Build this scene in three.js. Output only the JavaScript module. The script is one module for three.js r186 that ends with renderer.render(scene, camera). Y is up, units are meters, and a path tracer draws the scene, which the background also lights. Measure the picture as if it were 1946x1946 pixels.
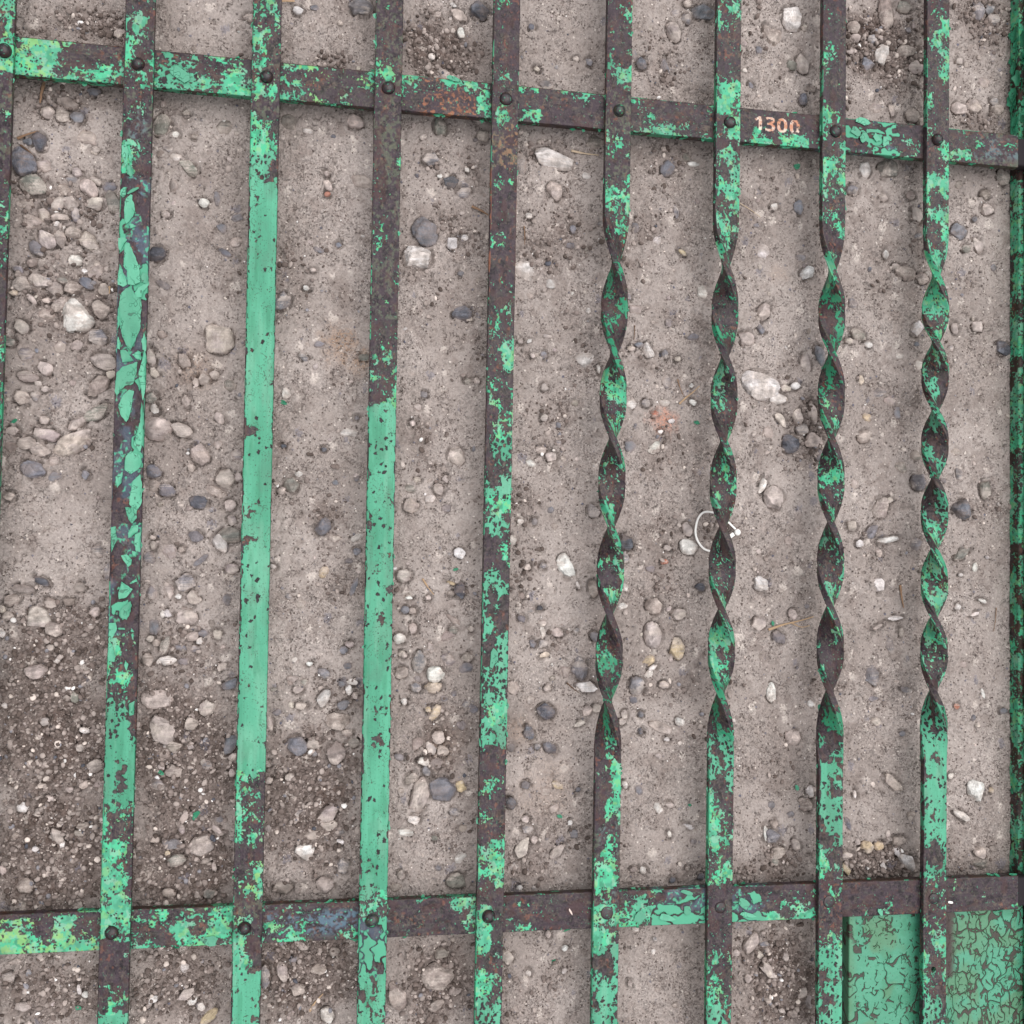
import * as THREE from 'three';
import { mergeGeometries, mergeVertices, toCreasedNormals } from 'three/addons/utils/BufferGeometryUtils.js';
import { RoundedBoxGeometry } from 'three/addons/geometries/RoundedBoxGeometry.js';
import { Brush, Evaluator, SUBTRACTION } from 'three-bvh-csg';

// ---------------------------------------------------------------- camera, sky, sun, exposure
const scene = new THREE.Scene();
const F = 1951, HALF = 973;                       // focal length and half width of the photograph, in its pixels
const AX = [0.98461542, 0.02289847, 0.17322857];  // the grille's cross direction seen from the camera (right, down, forward)
const AZ = [-0.01735403, 0.99928959, -0.03345379];// the bars' direction, towards the lower edge of the picture
const AN = [AX[1] * AZ[2] - AX[2] * AZ[1], AX[2] * AZ[0] - AX[0] * AZ[2], AX[0] * AZ[1] - AX[1] * AZ[0]];
const BAR_W = 0.025, BAR_T = 0.006, RAIL_W = 0.0337, RAIL_T = 0.0085, GAP = 0.021;
const RAIL_TOP = GAP + RAIL_T, BAR_TOP = RAIL_TOP + BAR_T;
const CAM_H = 0.931 + BAR_TOP;
const camera = new THREE.PerspectiveCamera(2 * Math.atan(HALF / F) * 180 / Math.PI, 1, 0.02, 60);
camera.position.set(0, CAM_H, 0);
const ex = new THREE.Vector3(AX[0], -AN[0], AZ[0]), ey = new THREE.Vector3(AX[1], -AN[1], AZ[1]), ez = new THREE.Vector3(AX[2], -AN[2], AZ[2]);
camera.quaternion.setFromRotationMatrix(new THREE.Matrix4().makeBasis(ex, ey.clone().negate(), ez.clone().negate()));

const renderer = new THREE.WebGLRenderer({ antialias: true });
renderer.toneMapping = THREE.LinearToneMapping;
renderer.toneMappingExposure = 1.76;
renderer.shadowMap.enabled = true;
{ // overcast: an even grey ceiling, brighter overhead and towards the hidden sun
  const w = 128, h = 64, data = new Float32Array(w * h * 4), sun = new THREE.Vector3(0.3, 0.93, -0.2).normalize();
  for (let j = 0; j < h; j++) for (let i = 0; i < w; i++) {
    const el = ((j + 0.5) / h - 0.5) * Math.PI, az = ((i + 0.5) / w - 0.5) * 2 * Math.PI;
    const d = new THREE.Vector3(Math.cos(el) * Math.cos(az), Math.sin(el), Math.cos(el) * Math.sin(az));
    const up = Math.max(0, d.y), s = Math.max(0, d.dot(sun));
    const v = d.y < 0 ? 0.08 : 0.14 + 0.6 * Math.pow(up, 1.5) + 0.95 * Math.pow(s, 3);
    const o = (j * w + i) * 4;
    data[o] = v * 1.0; data[o + 1] = v * 1.0; data[o + 2] = v * 1.03; data[o + 3] = 1;
  }
  const sky = new THREE.DataTexture(data, w, h, THREE.RGBAFormat, THREE.FloatType);
  sky.mapping = THREE.EquirectangularReflectionMapping; sky.magFilter = THREE.LinearFilter; sky.needsUpdate = true;
  scene.background = sky; scene.environment = sky;
}
const sunLight = new THREE.DirectionalLight(0xfff4e8, 0.5);
sunLight.position.set(0.3 * 4 + 0.2, 0.93 * 4, -0.2 * 4); sunLight.target.position.set(0.2, 0, 0);
sunLight.castShadow = true; sunLight.shadow.radius = 110; sunLight.shadow.mapSize.set(4096, 4096);
Object.assign(sunLight.shadow.camera, { left: -1, right: 1, top: 1, bottom: -1, near: 0.5, far: 9 });
scene.add(sunLight, sunLight.target);

// ---------------------------------------------------------------- helpers
function rng(seed) { let s = seed | 0; return () => { s = (s + 0x6d2b79f5) | 0; let t = Math.imul(s ^ (s >>> 15), 1 | s); t = (t + Math.imul(t ^ (t >>> 7), 61 | t)) ^ t; return ((t ^ (t >>> 14)) >>> 0) / 4294967296; }; }
const PERM = new Uint16Array(8192), VAL = new Float32Array(4096);
{ const r = rng(11); const p = [...Array(4096).keys()]; for (let i = 4095; i > 0; i--) { const j = Math.floor(r() * (i + 1)); [p[i], p[j]] = [p[j], p[i]]; } for (let i = 0; i < 8192; i++) PERM[i] = p[i & 4095]; for (let i = 0; i < 4096; i++) VAL[i] = r(); }
const hash2 = (i, j) => PERM[(PERM[i & 4095] + j) & 4095];
function noise(x, y) {
  const xi = Math.floor(x), yi = Math.floor(y); let u = x - xi, v = y - yi; u = u * u * (3 - 2 * u); v = v * v * (3 - 2 * v);
  const a = VAL[hash2(xi, yi)], b = VAL[hash2(xi + 1, yi)], c = VAL[hash2(xi, yi + 1)], d = VAL[hash2(xi + 1, yi + 1)];
  return a + (b - a) * u + (c - a + (a - b - c + d) * u) * v;
}
function fbm(x, y, n = 4) { let s = 0, a = 0.5, t = 0; for (let k = 0; k < n; k++) { s += a * noise(x, y); t += a; a *= 0.5; x = x * 2.03 + 17.3; y = y * 2.03 + 9.7; } return s / t; }
const noise3 = (x, y, z) => (noise(x + 31.7 * z, y) + noise(y + 57.1, z * 1.3 + x * 0.4) + noise(z + 13.3, x + 0.6 * y)) / 3;
const W = { d1: 0, d2: 0, id: 0, fx: 0, fy: 0 };
function worley(x, y) {
  const xi = Math.floor(x), yi = Math.floor(y); let d1 = 9, d2 = 9, id = 0, fx = 0, fy = 0;
  for (let j = -1; j < 2; j++) for (let i = -1; i < 2; i++) {
    const h = hash2(xi + i, yi + j), dx = xi + i + VAL[h] - x, dy = yi + j + VAL[(h + 1711) & 4095] - y, d = dx * dx + dy * dy;
    if (d < d1) { d2 = d1; d1 = d; id = h; fx = dx; fy = dy; } else if (d < d2) d2 = d;
  }
  W.d1 = Math.sqrt(d1); W.d2 = Math.sqrt(d2); W.id = id; W.fx = fx; W.fy = fy; return W;
}
const clamp = (v, a = 0, b = 1) => Math.min(b, Math.max(a, v));
const smooth = (a, b, v) => { const t = clamp((v - a) / (b - a)); return t * t * (3 - 2 * t); };
const mix = (a, b, t) => a + (b - a) * t;
const lin = (c) => (c /= 255) <= 0.04045 ? c / 12.92 : ((c + 0.055) / 1.055) ** 2.4;
const srgb = (c) => 255 * (c <= 0.0031308 ? 12.92 * c : 1.055 * Math.pow(c, 1 / 2.4) - 0.055);
const GAIN = 1.25;                                 // light that a level white sheet would show here; base colours are the seen colours divided by it
const base = (r, g, b) => [lin(r) / GAIN, lin(g) / GAIN, lin(b) / GAIN];
const mix3 = (a, b, t) => [a[0] + (b[0] - a[0]) * t, a[1] + (b[1] - a[1]) * t, a[2] + (b[2] - a[2]) * t];
// a point of the photograph -> the point of the place at height h, and back
function at(px, py, h = 0) {
  const a = px - HALF, b = py - HALF, dx = AX[0] * a + AX[1] * b + AX[2] * F, dz = AZ[0] * a + AZ[1] * b + AZ[2] * F, dn = AN[0] * a + AN[1] * b + AN[2] * F, k = (CAM_H - h) / dn;
  return [dx * k, dz * k];
}
function proj(x, y, z) {
  const n = CAM_H - y, a = AX[0] * x + AZ[0] * z + AN[0] * n, b = AX[1] * x + AZ[1] * z + AN[1] * n, c = AX[2] * x + AZ[2] * z + AN[2] * n;
  return [HALF + F * a / c, HALF + F * b / c];
}
const PXM = (x, y, z) => { const p = proj(x, y, z), q = proj(x, y, z + 0.001); return Math.hypot(q[0] - p[0], q[1] - p[1]) * 1000; };
const used = {};
function numbered(name) { const n = used[name] = (used[name] ?? -1) + 1; return n ? `${name}_${String(n).padStart(3, '0')}` : name; }
function top(o, name, label, category, group, kind) {
  o.name = numbered(name); o.userData = { label }; if (category) o.userData.category = category; if (group) o.userData.group = group; if (kind) o.userData.kind = kind;
  scene.add(o); return o;
}
function part(name, geo, mat, parent, label, kind) {
  const m = new THREE.Mesh(geo, mat); m.name = name; m.castShadow = m.receiveShadow = true;
  if (label) m.userData.label = label; if (kind) m.userData.kind = kind; parent.add(m); return m;
}
function tex(data, w, h, color) {
  const t = new THREE.DataTexture(data, w, h, THREE.RGBAFormat, THREE.UnsignedByteType);
  t.magFilter = t.minFilter = THREE.LinearFilter; t.wrapS = t.wrapT = THREE.RepeatWrapping; if (color) t.colorSpace = THREE.SRGBColorSpace; t.needsUpdate = true; return t;
}

// ---------------------------------------------------------------- what lies on the ground, read off the photograph
// each tile of 500 photo pixels is written in steps of 1932 per tile: centre x, centre y, length, width, turn, colour and kind
// colours: w white, c cream, p pinkish, t tan, g grey, b slate blue, k black, o olive, y yellow, r red; kinds: r rounded, a angular, f flush with the soil
const TILES = {
  '0 0': `165 1190 200 150 50 br;345 820 95 80 30 ca;462 850 110 95 20 tr;565 860 90 80 0 ba;490 750 140 80 20 ta;630 1000 150 110 0 cf;285 1040 130 100 60 ka;205 1040 60 50 0 ba;1185 910 160 115 -70 or;1645 910 130 115 0 of;1385 1225 135 85 40 oa;1285 1140 85 50 0 wf;1265 1360 70 120 0 pf;1500 1485 72 66 30 wa;1735 1775 95 85 0 cf;1215 1570 58 46 0 pr;1150 1860 120 110 0 kr;650 1370 145 95 60 ca;565 1260 68 60 0 pa;795 1365 100 85 0 bf;830 1480 150 110 70 or;695 1490 115 95 0 ca;515 1490 110 98 60 pr;420 1490 125 85 -40 ca;255 1360 195 140 10 or;465 1385 115 80 30 tf;320 1575 110 70 60 ca;440 1590 120 55 0 ca;555 1580 110 58 80 gr;190 1490 110 75 0 tf;520 1310 90 70 0 gf;700 1320 90 45 30 ca;540 1710 100 85 0 tr;645 1770 155 100 45 ca;345 1755 130 100 60 pa;435 1745 125 78 80 ta;265 1825 112 76 50 gr;545 1905 115 85 0 wa;235 1630 145 110 0 pf;815 1800 80 70 0 pf;1630 1665 80 70 0 bf;1740 1590 90 70 0 bf;1590 1450 100 48 80 bf;1650 1850 92 50 30 bf;875 240 85 62 -45 ca;320 1210 110 78 0 pf;1225 1075 82 62 0 gf;1285 980 52 48 0 wa;1365 820 50 42 0 cr;1425 990 48 44 0 ta;680 660 92 60 0 ba;1830 120 74 58 0 ca`,
  '482 0': `325 75 66 60 0 wa;800 50 160 130 0 gr;450 50 62 44 0 bf;1505 100 120 80 20 cr;1665 70 124 114 0 kr;1525 235 78 54 80 wa;1310 405 46 44 0 wr;1420 525 155 78 30 pf;1470 25 50 28 30 wa;1355 100 56 48 0 tr;745 885 112 94 0 ca;255 880 150 128 60 of;405 950 82 44 0 wf;1375 920 112 94 80 oa;1690 985 94 84 -60 oa;1300 1160 118 104 0 gr;1450 1330 112 80 0 ka;1550 1410 108 86 -20 gr;1370 1285 36 34 0 wr;1260 1700 190 158 60 ba;1460 1780 96 76 80 wa;1550 1745 56 46 0 wr;1200 1890 215 160 0 wa;545 1350 78 58 70 cr;540 1415 42 38 0 rr;535 1265 46 44 0 pr;800 1330 180 98 0 cf;625 1790 42 38 0 ba;480 1830 80 40 20 bf;1570 1235 42 30 30 wr`,
  '964 0': `340 1160 275 128 15 wa;350 1400 132 102 70 cr;105 1200 180 92 80 gf;655 1045 132 118 0 of;985 465 84 78 0 ka;1165 480 115 56 68 bf;940 400 108 50 80 gf;1450 85 165 112 0 ba;1320 135 86 70 0 gr;1225 225 142 92 70 pr;1330 20 60 50 0 ca;180 190 56 44 60 ba;505 430 46 44 0 cr;605 455 62 44 50 gr;220 500 46 34 20 ca;160 1580 52 48 0 wa;485 1680 62 48 60 ba;1245 1550 90 40 80 gr;1185 1230 112 88 -50 ba;1320 1150 62 58 0 of;590 1280 72 58 0 wf;1370 1200 90 40 0 wf;945 1660 80 58 80 bf;1295 1850 66 34 30 ya;1105 1760 72 58 0 wf;1890 1840 132 98 60 wf;300 610 112 78 0 gf;1795 620 46 34 60 ba;1855 360 70 58 50 bf;1240 90 72 60 0 gf;1160 1080 62 50 0 tf;690 1640 60 48 0 gf;470 1800 70 50 0 bf;1910 230 110 58 80 tr`,
  '1446 0': `235 120 182 138 70 wa;105 260 132 118 0 ta;310 465 122 98 70 ca;235 475 82 70 0 or;925 75 240 108 86 ta;890 400 152 92 -70 wa;785 465 94 84 0 br;700 275 82 64 0 ca;825 285 72 68 0 gr;665 365 62 48 0 ca;690 195 92 80 0 ta;1070 370 132 88 -20 ta;1150 490 112 88 0 pa;1060 40 120 82 0 or;1610 75 112 98 80 ga;1720 130 92 80 0 ga;1690 60 78 68 0 ga;1465 440 56 50 0 cr;1725 405 122 78 60 gf;1465 790 102 94 0 ca;1580 770 102 90 30 ca;1745 800 92 80 0 ta;1655 590 102 88 0 pf;965 810 82 48 80 cr;1115 845 94 88 0 ca;1180 890 62 48 80 cr;310 725 80 60 80 br;375 650 62 44 0 ta;770 1245 112 82 80 wr;935 1240 142 128 0 or;680 1385 86 74 0 gr;910 1440 66 58 0 ca;1110 1430 68 62 0 tr;1155 1575 122 78 70 ca;105 1510 58 52 0 wr;285 1520 98 78 80 br;930 1865 62 44 80 wr;300 1880 102 70 0 gf;1465 1690 122 108 -40 ba;1605 1800 114 72 60 ca;1520 1820 76 70 0 oa;1675 1530 92 78 0 ca;1585 1600 46 40 0 br;1660 1420 72 68 0 tr;1470 1345 62 58 0 of;1790 1300 112 88 60 oa;850 790 102 78 0 pf;1730 740 70 58 0 ga`,
  '0 482': `565 465 228 205 60 wr;740 410 128 112 60 ta;720 610 132 118 0 gr;530 255 112 94 0 ta;630 210 114 74 30 br;155 225 122 112 0 tr;295 195 152 92 10 ca;400 260 106 98 0 ta;765 265 102 78 70 ca;440 370 124 74 -40 ta;230 330 92 40 40 ca;340 340 62 40 0 cr;100 285 66 40 0 yr;155 540 102 88 40 ca;330 440 112 78 0 tf;190 735 132 128 0 gf;330 840 116 84 30 ca;205 900 132 74 10 ta;440 680 102 88 60 cf;565 675 92 74 0 ca;760 785 155 108 20 pa;815 885 72 58 0 ca;715 975 164 112 -45 tr;335 995 58 44 20 ca;160 1060 112 92 60 tr;255 1045 74 70 0 gf;715 1165 182 88 -35 oa;325 1220 82 58 0 ca;565 1245 134 74 -35 ca;345 1325 174 84 15 pa;550 1385 285 132 -28 ca;290 1440 132 84 10 tr;190 1390 122 84 0 ta;390 1520 82 78 0 pf;240 1585 152 128 30 ba;390 1640 92 78 0 bf;625 1620 72 54 70 br;1605 625 212 192 70 ca;1200 225 124 56 30 bf;1105 755 122 58 80 cr;1345 785 114 78 60 tr;1495 920 88 80 0 ta;1435 940 76 40 70 ca;1575 885 72 58 40 ca;1690 960 100 78 80 of;1365 1085 92 64 80 tr;1130 1140 80 54 70 wa;1150 1275 194 184 0 ca;1330 1295 154 92 25 pa;1465 1470 152 128 60 cr;1615 1205 88 68 60 ca;1105 1060 84 68 -50 or;1120 1600 114 106 30 br;1220 1740 116 84 20 gr;1450 1820 144 84 10 ka;1655 1650 134 118 60 ca;1745 1640 72 58 70 pa;1580 1750 154 78 20 tf;1685 1850 84 78 0 ca;1400 1570 62 48 60 ca;1735 1480 100 88 0 gf;1120 1700 92 88 0 tf;1185 590 72 58 0 tf;1600 1400 72 58 -40 pf;1130 870 72 58 50 ca;700 120 132 108 -50 pf;240 60 82 58 -30 ta;455 190 92 50 0 of;130 110 80 58 30 ga;70 650 70 58 0 or;60 1780 80 58 0 tr;75 1420 92 88 0 tf;85 1300 80 60 0 ca`,
  '482 482': `210 350 132 108 -60 gr;1530 440 132 114 0 kr;1585 480 46 40 0 cr;1485 1490 142 114 80 ca;275 1690 116 98 60 or;205 1740 62 54 0 ca;235 1020 92 68 60 wf;370 760 84 48 40 ga;810 760 72 54 0 or;1250 1035 56 48 0 br;1520 145 50 44 0 ba;435 115 42 30 0 cr;385 250 46 34 0 wr;715 935 34 28 0 ca;1360 1730 86 78 40 cr;1410 1655 56 44 80 ca;1155 1850 104 98 0 ca;1200 1660 52 44 0 cr;1575 935 52 48 0 or;1640 930 46 44 0 cr;1420 1870 72 58 0 gf;1165 1245 48 42 0 cr;600 1680 52 40 0 bf;760 1205 36 30 0 br;220 1410 38 30 0 kr;515 1437 36 34 0 kr;755 1650 52 48 0 gf;480 660 72 50 0 gf;1205 1125 62 50 0 cf;1300 1800 82 68 0 wf;700 1310 132 68 0 wf;1150 1720 92 60 0 of`,
  '964 482': `140 120 205 178 35 wf;320 215 82 68 20 wf;1440 275 112 88 80 wf;1890 425 132 88 -60 cr;1765 620 122 108 40 ca;1870 550 72 58 60 br;1880 965 285 195 25 wa;580 765 162 138 -40 wf;1045 710 112 70 70 wr;1165 735 66 50 80 gr;975 665 72 44 0 ba;280 980 64 58 0 gr;275 740 56 48 60 ba;190 745 48 38 30 ca;925 1095 92 78 -30 wf;1165 1090 92 68 0 wf;1030 1095 64 58 0 gr;1370 1090 54 40 20 wr;1095 1175 58 54 0 rr;1360 965 32 30 0 wr;1095 1425 124 72 -50 wf;915 1410 102 92 0 bf;175 1540 92 68 30 wf;275 1205 56 48 -50 cr;1375 610 92 58 -20 bf;640 1890 102 78 60 gr;380 1385 52 48 0 gf;250 1440 82 58 0 ta;330 1490 82 78 0 ca;1180 940 112 78 70 gf;505 1090 52 44 0 of;300 600 72 34 0 pf;100 640 46 38 -30 ca;1190 500 64 56 80 gf;1260 770 42 38 0 ca;895 310 62 40 60 gr;950 400 92 78 0 pf;680 840 60 26 80 wa;1135 1305 36 34 0 wa;920 690 54 48 0 ca`,
  '1446 482': `720 595 118 76 30 or;1075 135 152 98 25 tr;1195 175 92 78 0 tr;1005 90 62 48 0 ca;350 140 104 86 -30 wa;685 365 102 78 70 gf;1165 545 122 88 -60 wa;1440 540 82 54 80 ca;1605 530 84 78 30 ca;1785 695 114 98 30 ka;800 665 64 46 10 wa;650 640 62 48 0 ca;745 925 62 46 80 ya;770 1340 104 84 -30 cr;275 1190 116 76 80 cr;385 1165 150 66 80 ca;225 1400 142 118 70 kr;315 1290 96 84 0 gr;395 1375 128 108 0 ca;440 1480 102 68 80 br;60 1310 102 88 0 cf;440 745 142 68 70 br;340 800 132 74 80 pr;135 1065 114 78 0 wa;190 985 72 50 0 cr;260 970 74 48 -20 wr;155 1215 114 50 50 ca;105 1800 162 138 50 cr;15 1700 122 56 -70 wr;1165 1680 118 112 30 gr;1655 1735 132 80 85 oa;1465 1625 112 74 80 gf;880 1870 172 128 -60 tr;950 1810 52 44 0 cr;1485 1880 144 136 0 kr;1050 1570 102 96 0 of;885 1020 124 78 -25 gf;960 1080 82 74 60 pf;1020 1160 102 58 80 bf;790 1200 74 68 0 yf;1180 820 92 78 0 wf;1025 750 62 58 0 wf;1150 1480 92 86 0 of;1720 100 52 48 0 bf;1410 690 54 48 0 gf;1150 660 46 38 0 bf;1445 1450 64 58 0 cf;700 1690 70 58 80 pf`,
  '0 964': `285 810 185 145 10 ca;265 1210 155 105 -10 pr;400 890 114 106 0 ta;295 545 112 58 30 ka;690 770 86 74 70 ca;360 710 104 78 30 ta;500 695 84 54 0 ta;80 680 112 78 -20 ta;165 600 132 58 10 tr;715 320 98 88 0 gf;10 750 62 48 60 ca;10 920 72 58 60 wa;50 800 74 68 0 tr;580 590 84 68 0 tr;320 1580 64 58 0 pr;610 1645 76 44 10 wa;415 1130 42 38 0 wr;365 1035 54 48 0 ca;165 840 56 26 0 ca;580 1770 64 58 40 pr;545 1400 82 58 70 or;235 45 62 40 0 pf;440 1100 46 40 0 cr;1610 265 130 84 60 wr;1690 205 165 112 0 or;1435 215 102 74 10 ga;1245 325 142 118 60 pf;1330 310 46 40 0 tr;1095 370 94 86 0 gf;1465 395 134 44 -40 bf;1355 555 148 112 -25 ga;1105 630 124 94 80 gf;1235 615 112 68 80 pf;1305 655 46 38 0 wr;1420 670 112 88 60 ca;1225 780 66 54 40 wa;1365 805 155 118 20 ca;1700 455 88 78 0 pr;1130 880 142 88 80 bf;1210 1010 122 74 -70 or;1225 1130 112 64 0 wr;1340 1135 84 58 0 bf;1100 965 52 44 0 or;1410 950 92 68 0 ca;1595 935 76 68 60 ca;1465 985 52 44 -50 wa;1160 1420 215 130 10 ca;1520 1475 120 104 -45 ca;1190 1630 205 145 70 cr;1400 1590 94 88 0 tr;1690 1300 114 68 -20 ba;1695 1225 84 58 0 gf;1625 1175 78 48 -30 ca;1690 1740 152 88 -70 ba;1710 1840 64 58 0 ca;1270 1760 114 78 0 tr;1205 1815 84 68 0 tf;1395 1760 52 44 0 pr;1430 1045 72 58 0 gf;1320 1035 84 58 0 bf;1080 1120 92 86 0 tr;1700 100 78 58 70 pr;1115 220 46 30 20 cr;1660 680 92 58 80 bf;1490 930 82 68 0 bf;1120 280 62 40 80 cr;780 470 122 50 90 gf`,
  '482 964': `510 140 130 96 -50 br;760 325 62 54 0 br;755 225 108 54 -30 wf;600 230 94 68 0 cf;520 475 94 68 -45 yf;735 590 140 50 -70 bf;140 435 42 30 30 wr;700 395 64 40 0 bf;510 1220 84 74 30 ga;285 1260 84 46 0 cf;370 1285 62 54 0 of;325 1340 74 64 -30 pa;515 1410 124 80 -60 wa;345 1460 84 50 0 cr;620 1565 155 128 0 tr;660 1455 94 58 -20 ga;725 1285 74 46 20 wr;700 1345 66 50 80 wr;745 1385 54 46 40 ca;645 1300 46 44 0 br;705 1010 64 48 0 pr;665 1050 62 54 0 ba;315 1750 145 116 40 br;600 1810 155 124 60 ta;730 1730 94 78 0 tr;690 1660 82 68 0 tr;460 1810 66 38 -30 ga;115 1590 112 48 80 ca;410 1150 42 32 0 wr;690 1170 64 50 0 bf;340 710 72 58 0 cf;170 1510 62 50 0 bf;150 1340 54 30 0 of;440 1740 102 88 0 tr;100 1890 54 48 0 tr;1515 335 80 70 20 wa;1100 505 112 88 0 cr;1515 610 112 78 80 kr;1170 15 92 44 0 cf;1165 890 82 64 80 cr;1075 965 84 74 20 wa;1110 755 58 54 0 br;1165 765 56 48 0 ca;1305 1030 82 48 75 pf;1095 1085 64 48 30 ca;1220 1140 148 98 85 ga;1430 1120 134 108 60 gf;1335 1225 124 106 20 wr;1320 1325 124 78 -10 yr;1195 1325 84 66 0 gr;1560 1180 104 86 0 bf;1570 1105 86 78 0 tr;1470 895 64 58 0 or;1425 945 112 78 -20 pf;1330 1515 126 64 -60 ya;1105 1430 54 48 80 wa;1285 1490 46 40 30 ya;1475 830 122 40 35 tf;1360 1690 96 86 60 cr;1205 1740 124 86 -50 tf;1300 1770 92 68 60 pa;1390 1790 86 76 60 ca;1530 1600 74 68 0 gf;1620 1490 64 58 0 bf;1475 1370 48 44 0 bf;1280 665 44 34 0 cr;1140 665 46 30 0 wa;1450 555 66 26 20 ya;1450 635 54 44 0 tr;1600 895 50 40 0 cr;1085 1215 92 84 0 tr;1205 1260 54 48 0 gf;1250 1870 84 58 0 wa;1070 1840 74 58 0 gr;1400 1410 64 50 0 gf;1560 1450 74 48 -40 gf;1340 1880 92 78 0 tr`,
  '964 964': `440 440 175 108 65 wa;880 255 114 88 60 ka;865 365 92 64 80 ga;1335 290 124 108 20 wa;1330 160 94 70 70 pr;1160 400 56 48 0 rr;1060 450 72 64 0 gf;1425 585 76 68 0 kr;1870 565 118 98 50 wr;1860 855 104 96 0 pa;1085 725 124 108 20 tr;1265 785 104 78 0 ca;1085 950 185 128 70 pr;1255 1040 148 108 80 ya;960 1320 128 114 60 gr;540 1180 168 114 80 gr;440 1210 84 78 0 pf;590 1320 145 78 10 wa;375 920 94 66 10 cr;265 915 112 48 80 wf;265 850 64 48 0 cf;190 1000 62 50 50 br;265 1005 74 58 -30 ga;515 910 54 48 0 gr;110 820 58 48 20 br;240 740 46 40 0 kr;110 650 54 46 0 tr;265 430 54 48 0 gr;150 440 54 44 0 ca;95 105 48 44 0 wa;205 105 54 48 0 gr;285 1505 124 108 30 ka;320 1770 108 72 40 ka;160 1660 112 68 70 ka;590 1500 78 68 -30 ca;660 1480 64 58 0 cr;535 1590 84 46 -20 cr;1280 1580 74 64 20 wr;1150 1630 205 92 20 pf;1165 1310 78 58 0 ca;1180 300 54 48 0 gr;635 600 115 68 80 tr;875 590 64 38 70 wf;860 725 74 58 0 wf;650 950 72 58 60 gr;40 1330 114 98 20 ca;280 1085 74 36 -20 ya;990 1525 46 44 0 br;985 1650 52 38 60 ka;40 240 72 58 80 wr;520 570 62 28 60 wr;1080 1185 64 38 -30 wr;1055 1230 78 56 -40 wf;870 1530 64 46 80 cr;850 1580 52 44 0 pr;1180 1710 42 34 30 wr;935 1420 64 58 0 bf;1060 1120 104 78 -30 yf;225 1760 46 40 0 gr;30 1770 74 58 0 bf;300 1330 54 48 -40 cr;170 1420 74 58 0 pf`,
  '1446 964': `675 140 86 76 0 ca;825 180 116 66 -50 ba;945 240 158 48 -10 wa;740 265 66 60 0 wr;1140 270 112 98 0 gf;1490 340 134 68 -35 oa;885 570 108 84 80 wa;825 1240 152 108 80 gr;965 1020 132 86 70 gf;250 790 80 62 60 cr;140 960 102 78 60 ga;1635 690 68 32 20 wa;990 815 112 34 -5 wa;1460 735 56 48 30 wa;1580 785 72 26 -20 wr;85 1365 132 78 80 wa;245 1690 114 104 60 ca;860 1580 92 58 10 cf;1080 1345 82 48 20 gr;840 1410 92 48 0 gf;1440 1465 50 38 70 ra;1790 1500 62 40 0 ba;1050 1665 54 40 0 br;1490 1155 64 58 0 cf;1585 440 72 58 80 wf;880 335 72 48 70 cf;870 880 72 30 -30 cr;1040 920 62 48 80 tr;350 730 46 38 0 bf;380 1450 62 48 40 wf;210 245 64 58 0 pf;1630 1370 82 26 75 wr;1480 495 34 30 0 wr;1190 450 62 48 80 tr`,
  '0 1446': `410 560 115 84 70 pa;440 630 62 52 -40 wa;155 350 84 74 20 wa;270 385 62 48 80 ta;360 285 74 48 10 ca;600 485 94 46 0 tr;575 545 84 46 10 tr;610 185 74 58 -40 ca;295 190 64 34 0 cr;180 935 114 106 40 ta;690 40 102 88 0 tr;255 655 44 40 0 wa;10 810 72 48 60 ca;505 215 54 48 -40 ca;110 1480 94 40 -10 pf;160 1810 114 68 15 ca;625 1715 56 44 30 wa;580 1680 84 30 75 wa;60 1590 92 78 0 gr;1160 190 134 78 20 gf;1265 85 122 88 0 tr;1345 425 104 48 -60 ca;1480 620 168 138 -35 pa;1260 620 145 88 15 ga;1285 745 125 86 -15 or;1135 590 64 48 0 tr;1595 515 104 44 40 pa;1330 510 72 50 80 pr;1540 980 94 68 0 or;1225 690 44 38 0 ya;1610 430 74 58 0 gf;1120 1755 84 52 -10 wa;1370 1715 134 64 -35 ca;1410 1770 86 54 -30 wa;1475 1815 64 58 0 wa;1535 1880 138 72 -45 ya;1355 1520 86 62 70 wf;1540 1545 64 48 0 tr;1235 980 94 68 0 tr;1150 130 46 30 20 wr;1700 95 62 48 80 ca;1520 35 84 68 0 gf;1090 1800 48 32 -40 ca;1510 740 74 38 -20 tr;1570 780 72 38 80 pr`,
  '482 1446': `375 675 134 118 30 wa;1225 260 265 125 104 ca;1380 205 195 162 20 ba;1520 190 86 76 60 ya;1175 435 88 68 0 wr;1160 130 104 68 -30 ta;1270 80 74 58 60 ga;545 395 154 96 -35 pa;550 480 114 84 0 ta;440 550 152 88 -10 pf;655 770 114 94 70 ga;640 600 54 40 20 wr;635 530 66 46 0 bf;530 920 128 104 20 ca;210 940 134 92 0 tr;265 125 78 58 -20 cr;1120 530 114 68 0 wf;1490 890 130 106 0 or;1480 375 74 68 30 gr;1540 500 64 58 0 cf;1085 845 64 52 80 cr;1040 940 94 68 0 of;540 1885 114 88 70 wa;480 1540 104 88 0 ta;590 1410 74 68 0 tr;295 1470 64 48 -20 br;330 1690 114 78 -10 ta;1350 1590 200 190 0 tr;1050 1730 195 128 70 tr;1340 1800 114 62 -30 ta;1380 1420 94 78 0 tr;360 1370 84 58 30 ta;210 1560 145 78 75 pa;1520 710 104 78 -30 wf;1890 310 84 68 60 ka;1860 1440 102 88 60 ca;1900 780 72 58 0 gf;1330 570 48 38 0 or;1360 790 54 44 0 bf;85 1600 165 58 85 gr;110 150 54 48 0 cr;340 395 84 58 -30 gf;1480 1700 94 58 -10 tr;1250 15 84 38 20 wr`,
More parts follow.
